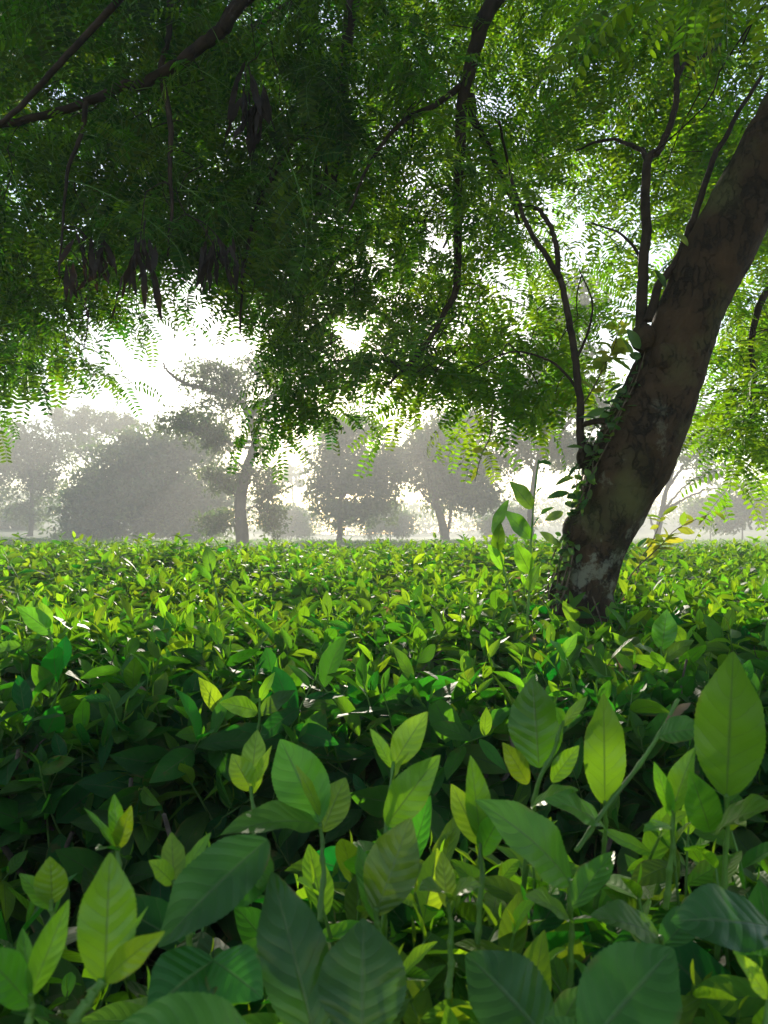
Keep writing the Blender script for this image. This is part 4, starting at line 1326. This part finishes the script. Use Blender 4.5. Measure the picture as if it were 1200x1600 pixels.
# ------------------------------------------------------------------ trees in the mist
def bg_tree(name, label, trunk, blobs, Y, leaf=0.16, dens=1.0, limbs=(), seed=0, group='trees standing in the mist', r0=0.25, spread=1.0, age=0.2, sparse=False):
    """trunk, limbs: pixel paths; blobs: (px, py, rx, ry, n) leafy masses, all about Y metres away"""
    r = np.random.default_rng(seed)
    S = 1.5
    Y, leaf, r0, spread = Y * S, leaf * S, r0 * S, spread * S
    k = Y / F
    b = at(trunk[0][0], trunk[0][1], Y)
    gz = float(ground_z(np.array(b[0]), np.array(Y)))
    e = empty(name, (b[0], Y, gz), label, 'tree', group)
    tp = np.array([[b[0], Y, gz - 0.2]] + [at(p[0], p[1], Y) for p in trunk[(0 if b[2] > gz + 0.3 else 1):]])
    tg = Geo()
    s = spline(tp, 8 * len(tp))
    v, f, uv = tube(s, np.linspace(r0, r0 * 0.45, len(s)), 10, rough=0.08, seed=seed)
    tg.add(v, f, uv)
    nodes_ = [s[len(s) // 3:]]
    for lm in limbs:
        lp = np.array([at(p[0], p[1], Y + (p[2] if len(p) > 2 else 0)) for p in lm[1]])
        ls = spline(lp, 7 * len(lp))
        ls[1:] += r.normal(0, 0.035, (len(ls) - 1, 3))
        v, f, uv = tube(ls, np.linspace(lm[0] * S, lm[0] * S * 0.25, len(ls)), 7, rough=0.08)
        tg.add(v, f, uv)
        nodes_.append(ls)
    pl = np.vstack(nodes_)
    fg = Geo()
    for (px, py, rx, ry, n_) in blobs:
        c = at(px, py, Y)
        RX, RZ = rx * k, ry * k
        RY = min(RX, 4.5) if not sparse else min(RX, 3.0)
        nc = max(6, int(n_ / (14 if sparse else 42)))
        u = r.normal(0, 1, (nc, 3)); u /= np.linalg.norm(u, axis=1)[:, None]
        rad_ = r.random(nc) ** (1 / 2.2) * (1 + 0.12 * r.normal(0, 1, nc))
        cc = c + u * rad_[:, None] * np.array([RX, RY, RZ])
        cc[:, 2] = np.maximum(cc[:, 2], gz + 0.4)
        # a twig to every third clump
        for q in range(0, nc, 2 if sparse else 4):
            a = pl[np.argmin(np.linalg.norm(pl - cc[q], axis=1))]
            if np.linalg.norm(a - cc[q]) > 0.2:
                ms = spline([a, (a + cc[q]) / 2 + r.normal(0, 0.12, 3) + [0, 0, 0.1], cc[q]], 6)
                v, f, uv = tube(ms, np.linspace(0.05, 0.012, 6), 3, cap=False)
                tg.add(v, f, uv)
        per = max(1, int(n_ * dens * (1.9 if sparse else 1.25) / nc))
        sg = (0.26 if sparse else 0.42) * spread
        pp = np.repeat(cc, per, 0) + r.normal(0, 1, (nc * per, 3)) * np.array([sg, sg, sg * 0.6])
        d = r.normal(0, 1, (len(pp), 3)); d[:, 2] -= 0.3
        R = frames(d, r.normal(0, 1, (len(pp), 3))) * (1.7 * leaf * r.uniform(0.6, 1.3, len(pp)))[:, None, None]
        vv = np.array([[0, 0, 0], [0.24, 0.45, 0.06], [0, 1, -0.1], [-0.24, 0.45, 0.06]])
        t = dict(v=vv, uv=np.zeros((4, 2)), rnd=np.zeros(4), age=np.zeros(4), f=[(np.array([[0, 1, 2], [0, 2, 3]]), 0)])
        fg.inst(t, R, pp, np.repeat(r.uniform(0, 1, nc), per), np.repeat(np.clip(r.normal(age, 0.25, nc), 0, 1), per))
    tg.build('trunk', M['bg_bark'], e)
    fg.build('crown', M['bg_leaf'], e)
    return e


# tall slender open tree in the middle
bg_tree('slender_tree', 'tall slender open tree with a crooked trunk and forked top in the mist',
        [(380, 870), (377, 820), (376, 780), (384, 740), (393, 712), (399, 690), (394, 668), (389, 645)],
        [(320, 670, 62, 26, 900), (285, 655, 35, 20, 420), (345, 690, 40, 18, 420), (320, 590, 45, 26, 520), (370, 585, 50, 26, 520), (350, 625, 45, 18, 420), (420, 580, 40, 28, 420), (345, 740, 38, 22, 450),
         (345, 815, 36, 26, 600), (420, 770, 26, 45, 650), (425, 815, 22, 28, 420), (400, 740, 26, 20, 250), (405, 650, 30, 25, 250), (360, 760, 30, 16, 250), (415, 690, 22, 30, 220)],
        33, leaf=0.12, seed=41, r0=0.29, spread=0.8, sparse=True, age=0.3, limbs=[
            (0.24, [(389, 648), (398, 638), (412, 630), (430, 618), (450, 600), (465, 580)]),
            (0.16, [(389, 648), (378, 630), (360, 618), (335, 611), (305, 604), (280, 594), (262, 580), (256, 568)]),
            (0.10, [(356, 616), (357, 598), (350, 580), (335, 566), (318, 560)]),
            (0.08, [(398, 690), (375, 692), (345, 690), (310, 680), (280, 662)]),
            (0.07, [(385, 735), (370, 722), (358, 705), (345, 700)]),
            (0.07, [(394, 665), (408, 655), (425, 658), (440, 665)]),
            (0.06, [(378, 775), (362, 770), (345, 755)]), (0.06, [(378, 800), (400, 790), (415, 775)]), (0.05, [(376, 820), (360, 822), (345, 822)]),
            (0.06, [(310, 604), (320, 590), (330, 582), (325, 570)])])
# dense rounded tree left of it
bg_tree('dense_tree', 'broad dark dense tree in the mist left of the slender tree',
        [(215, 880), (213, 830), (212, 770), (222, 720)],
        [(225, 715, 70, 50, 4200), (180, 770, 75, 60, 4200), (270, 770, 80, 62, 4600), (330, 775, 40, 55, 1500), (215, 800, 100, 40, 3200), (130, 780, 30, 60, 1300), (290, 700, 45, 40, 1500), (150, 830, 60, 20, 1300), (300, 825, 60, 20, 1300)],
        56, leaf=0.24, seed=42, r0=0.32, spread=1.2, limbs=[(0.12, [(213, 790), (180, 760), (160, 740)]), (0.12, [(213, 780), (260, 745), (290, 720)])])
bg_tree('far_tree', 'pale tree with an open leafy crown at the far left edge',
        [(45, 880), (48, 830), (50, 770), (45, 720)],
        [(30, 700, 55, 38, 2000), (-10, 730, 55, 60, 2000), (60, 740, 45, 40, 1500), (50, 790, 45, 26, 1000), (85, 700, 25, 24, 500)],
        66, leaf=0.24, seed=43, r0=0.28, spread=1.3, limbs=[(0.1, [(50, 770), (75, 735), (90, 700)]), (0.1, [(48, 760), (20, 720), (5, 690)])])
bg_tree('far_tree', 'pale feathery tree with forking bare limbs showing above the broad dark tree',
        [(152, 880), (150, 800), (146, 730), (140, 690)],
        [(115, 668, 36, 24, 900), (165, 662, 38, 20, 800), (200, 668, 30, 20, 500), (95, 650, 22, 14, 320), (135, 648, 22, 13, 320), (130, 700, 50, 26, 700)],
        76, leaf=0.22, seed=44, r0=0.3, spread=1.0, sparse=True, limbs=[(0.14, [(146, 730), (115, 700), (100, 672)]), (0.12, [(145, 720), (160, 690), (180, 665)]), (0.1, [(142, 700), (135, 670), (125, 655)]), (0.1, [(146, 740), (110, 720), (85, 690)])])
bg_tree('far_tree', 'slim-trunked leafy tree in the mist just right of the slender tree',
        [(530, 880), (531, 830), (532, 780), (534, 720)],
        [(530, 690, 50, 40, 1900), (555, 740, 62, 45, 2600), (500, 760, 24, 50, 900), (590, 770, 45, 45, 1500), (540, 800, 50, 28, 1100), (610, 720, 40, 40, 1300), (570, 665, 40, 20, 700)],
        52, leaf=0.21, seed=45, r0=0.22, spread=1.0, limbs=[(0.08, [(532, 780), (560, 750), (590, 730)]), (0.08, [(533, 750), (510, 725), (500, 700)])])
bg_tree('far_tree', 'round-crowned tree on a leaning forked trunk in the mist, centre right',
        [(698, 880), (695, 838), (688, 805), (680, 780), (678, 740)],
        [(700, 700, 68, 42, 3200), (735, 740, 50, 48, 2400), (675, 735, 45, 42, 1700), (755, 780, 30, 32, 800), (700, 775, 55, 26, 1200), (720, 660, 55, 22, 1300)],
        50, leaf=0.22, seed=46, r0=0.36, spread=1.0, limbs=[(0.14, [(697, 840), (703, 815), (706, 780), (715, 740)]), (0.1, [(688, 805), (660, 770), (645, 750)])])
bg_tree('far_tree', 'tiny faded tree far off in the gap beside the slender tree',
        [(458, 800), (458, 785), (457, 765), (456, 745)], [(457, 738, 16, 12, 220), (450, 750, 12, 7, 110), (466, 752, 10, 7, 90)],
        120, leaf=0.34, seed=47, r0=0.2, sparse=True, limbs=[(0.1, [(457, 765), (448, 750)]), (0.1, [(457, 762), (466, 748)])])
bg_tree('bare_tree', 'thin sparse tree with spreading bare branches right of the trunk',
        [(1022, 890), (1026, 840), (1034, 800), (1040, 770), (1052, 735)],
        [(1060, 700, 55, 40, 380), (1095, 690, 40, 50, 420), (1045, 660, 40, 26, 260), (1110, 740, 35, 22, 240), (1120, 660, 32, 28, 320)],
        46, leaf=0.17, seed=48, r0=0.22, sparse=True, limbs=[(0.11, [(1034, 800), (1060, 785), (1090, 770), (1125, 762)]), (0.1, [(1040, 770), (1062, 735), (1090, 705), (1110, 680)]), (0.09, [(1050, 738), (1052, 700), (1048, 660)]),
                                                                   (0.08, [(1026, 835), (1012, 800), (1005, 770)]), (0.08, [(1034, 800), (1075, 755), (1115, 735)]), (0.06, [(1062, 735), (1085, 730), (1110, 715)])])
bg_tree('far_tree', 'hazy spreading tree partly hidden by the leaning trunk, with a pale stem left of it',
        [(830, 890), (829, 840), (830, 790), (840, 720), (860, 640)],
        [(870, 560, 70, 70, 1700), (900, 480, 60, 50, 1100), (840, 640, 55, 60, 1500), (880, 700, 60, 40, 1200), (800, 700, 30, 40, 500), (930, 620, 50, 60, 1000)],
        36, leaf=0.15, seed=49, r0=0.2, sparse=True, limbs=[(0.09, [(840, 720), (890, 660), (920, 620)]), (0.09, [(855, 660), (870, 590), (880, 520), (890, 460)]), (0.07, [(836, 740), (815, 700), (805, 670)])])
for k, (px, py, rx, ry, Y, lab) in enumerate((
        (1160, 790, 60, 40, 60, 'low rounded shrub in the mist at the right edge of the field'),
        (1110, 800, 40, 30, 72, 'pale low shrub in the mist below the bare-branched tree'),
        (455, 815, 30, 24, 80, 'faint low shrub in the misty gap right of the slender tree'),
        (610, 815, 45, 22, 74, 'faint low shrub between the two rounded misty trees'),
        (790, 815, 40, 24, 70, 'faint low shrub in the mist behind the tall shoot'),
        (20, 815, 45, 26, 80, 'faint low shrub below the pale tree at the left edge'))):
    e = bg_tree('shrub', lab, [(px, 880), (px, 840), (px, py)], [(px, py, rx, ry, 1500), (px + rx * 0.4, py + 8, rx * 0.6, ry * 0.7, 600), (px - rx * 0.5, py + 6, rx * 0.5, ry * 0.8, 600)], Y, leaf=0.26, seed=60 + k, r0=0.08, group='low shrubs in the mist')
    e['category'] = 'shrub'
# far tree line, almost lost in the haze
tl = Geo()
r = np.random.default_rng(91)
nt = 26000
cx_ = r.uniform(-140, 140, 420); cy_ = r.uniform(200, 270, 420)
hh = 4 + 8 * vnoise(cx_ + 300, cy_ * 0, 14, 4) + r.uniform(0, 2, 420)
idx = r.integers(0, 420, nt)
pz = r.random(nt) ** 0.8
pp = np.stack([cx_[idx] + r.normal(0, 2.2, nt), cy_[idx] + r.normal(0, 2.0, nt), 0 * pz], -1)
pp[:, 2] = ground_z(pp[:, 0], np.minimum(pp[:, 1], 290)) + pz * hh[idx] * r.uniform(0.8, 1.05, nt)
R = frames(r.normal(0, 1, (nt, 3)), r.normal(0, 1, (nt, 3))) * r.uniform(0.6, 1.5, nt)[:, None, None]
t = dict(v=np.array([[0, 0, 0], [0.3, 0.45, 0.06], [0, 1, -0.1], [-0.3, 0.45, 0.06]]), uv=np.zeros((4, 2)), rnd=np.zeros(4), age=np.zeros(4), f=[(np.array([[0, 1, 2], [0, 2, 3]]), 0)])
tl.inst(t, R, pp, r.uniform(0, 1, nt), 0.1)
tag(tl.build('far_woods', M['bg_leaf']), 'far-off wood fading into the white mist along the horizon', 'woods', kind='stuff')

# ------------------------------------------------------------------ morning mist
hz = Geo()
x0, x1, y0, y1, z0, z1 = -165, 165, -14, 300, -1.6, 21.5
hz.add(np.array([[x0, y0, z0], [x1, y0, z0], [x1, y1, z0], [x0, y1, z0], [x0, y0, z1], [x1, y0, z1], [x1, y1, z1], [x0, y1, z1]]),
       np.array([[3, 2, 1, 0], [4, 5, 6, 7], [0, 1, 5, 4], [1, 2, 6, 5], [2, 3, 7, 6], [3, 0, 4, 7]]))
m, nt_, out = new_mat('mist')
pv = nt_.nodes.new("ShaderNodeVolumePrincipled")
pv.inputs['Color'].default_value = (0.97, 0.945, 0.895, 1)
pv.inputs['Density'].default_value = 0.0039
pv.inputs['Anisotropy'].default_value = 0.2
nt_.links.new(pv.outputs[0], out.inputs['Volume'])
tag(hz.build('haze', m, smooth=False), 'pale morning mist filling the air over the tea garden', 'mist', kind='stuff')
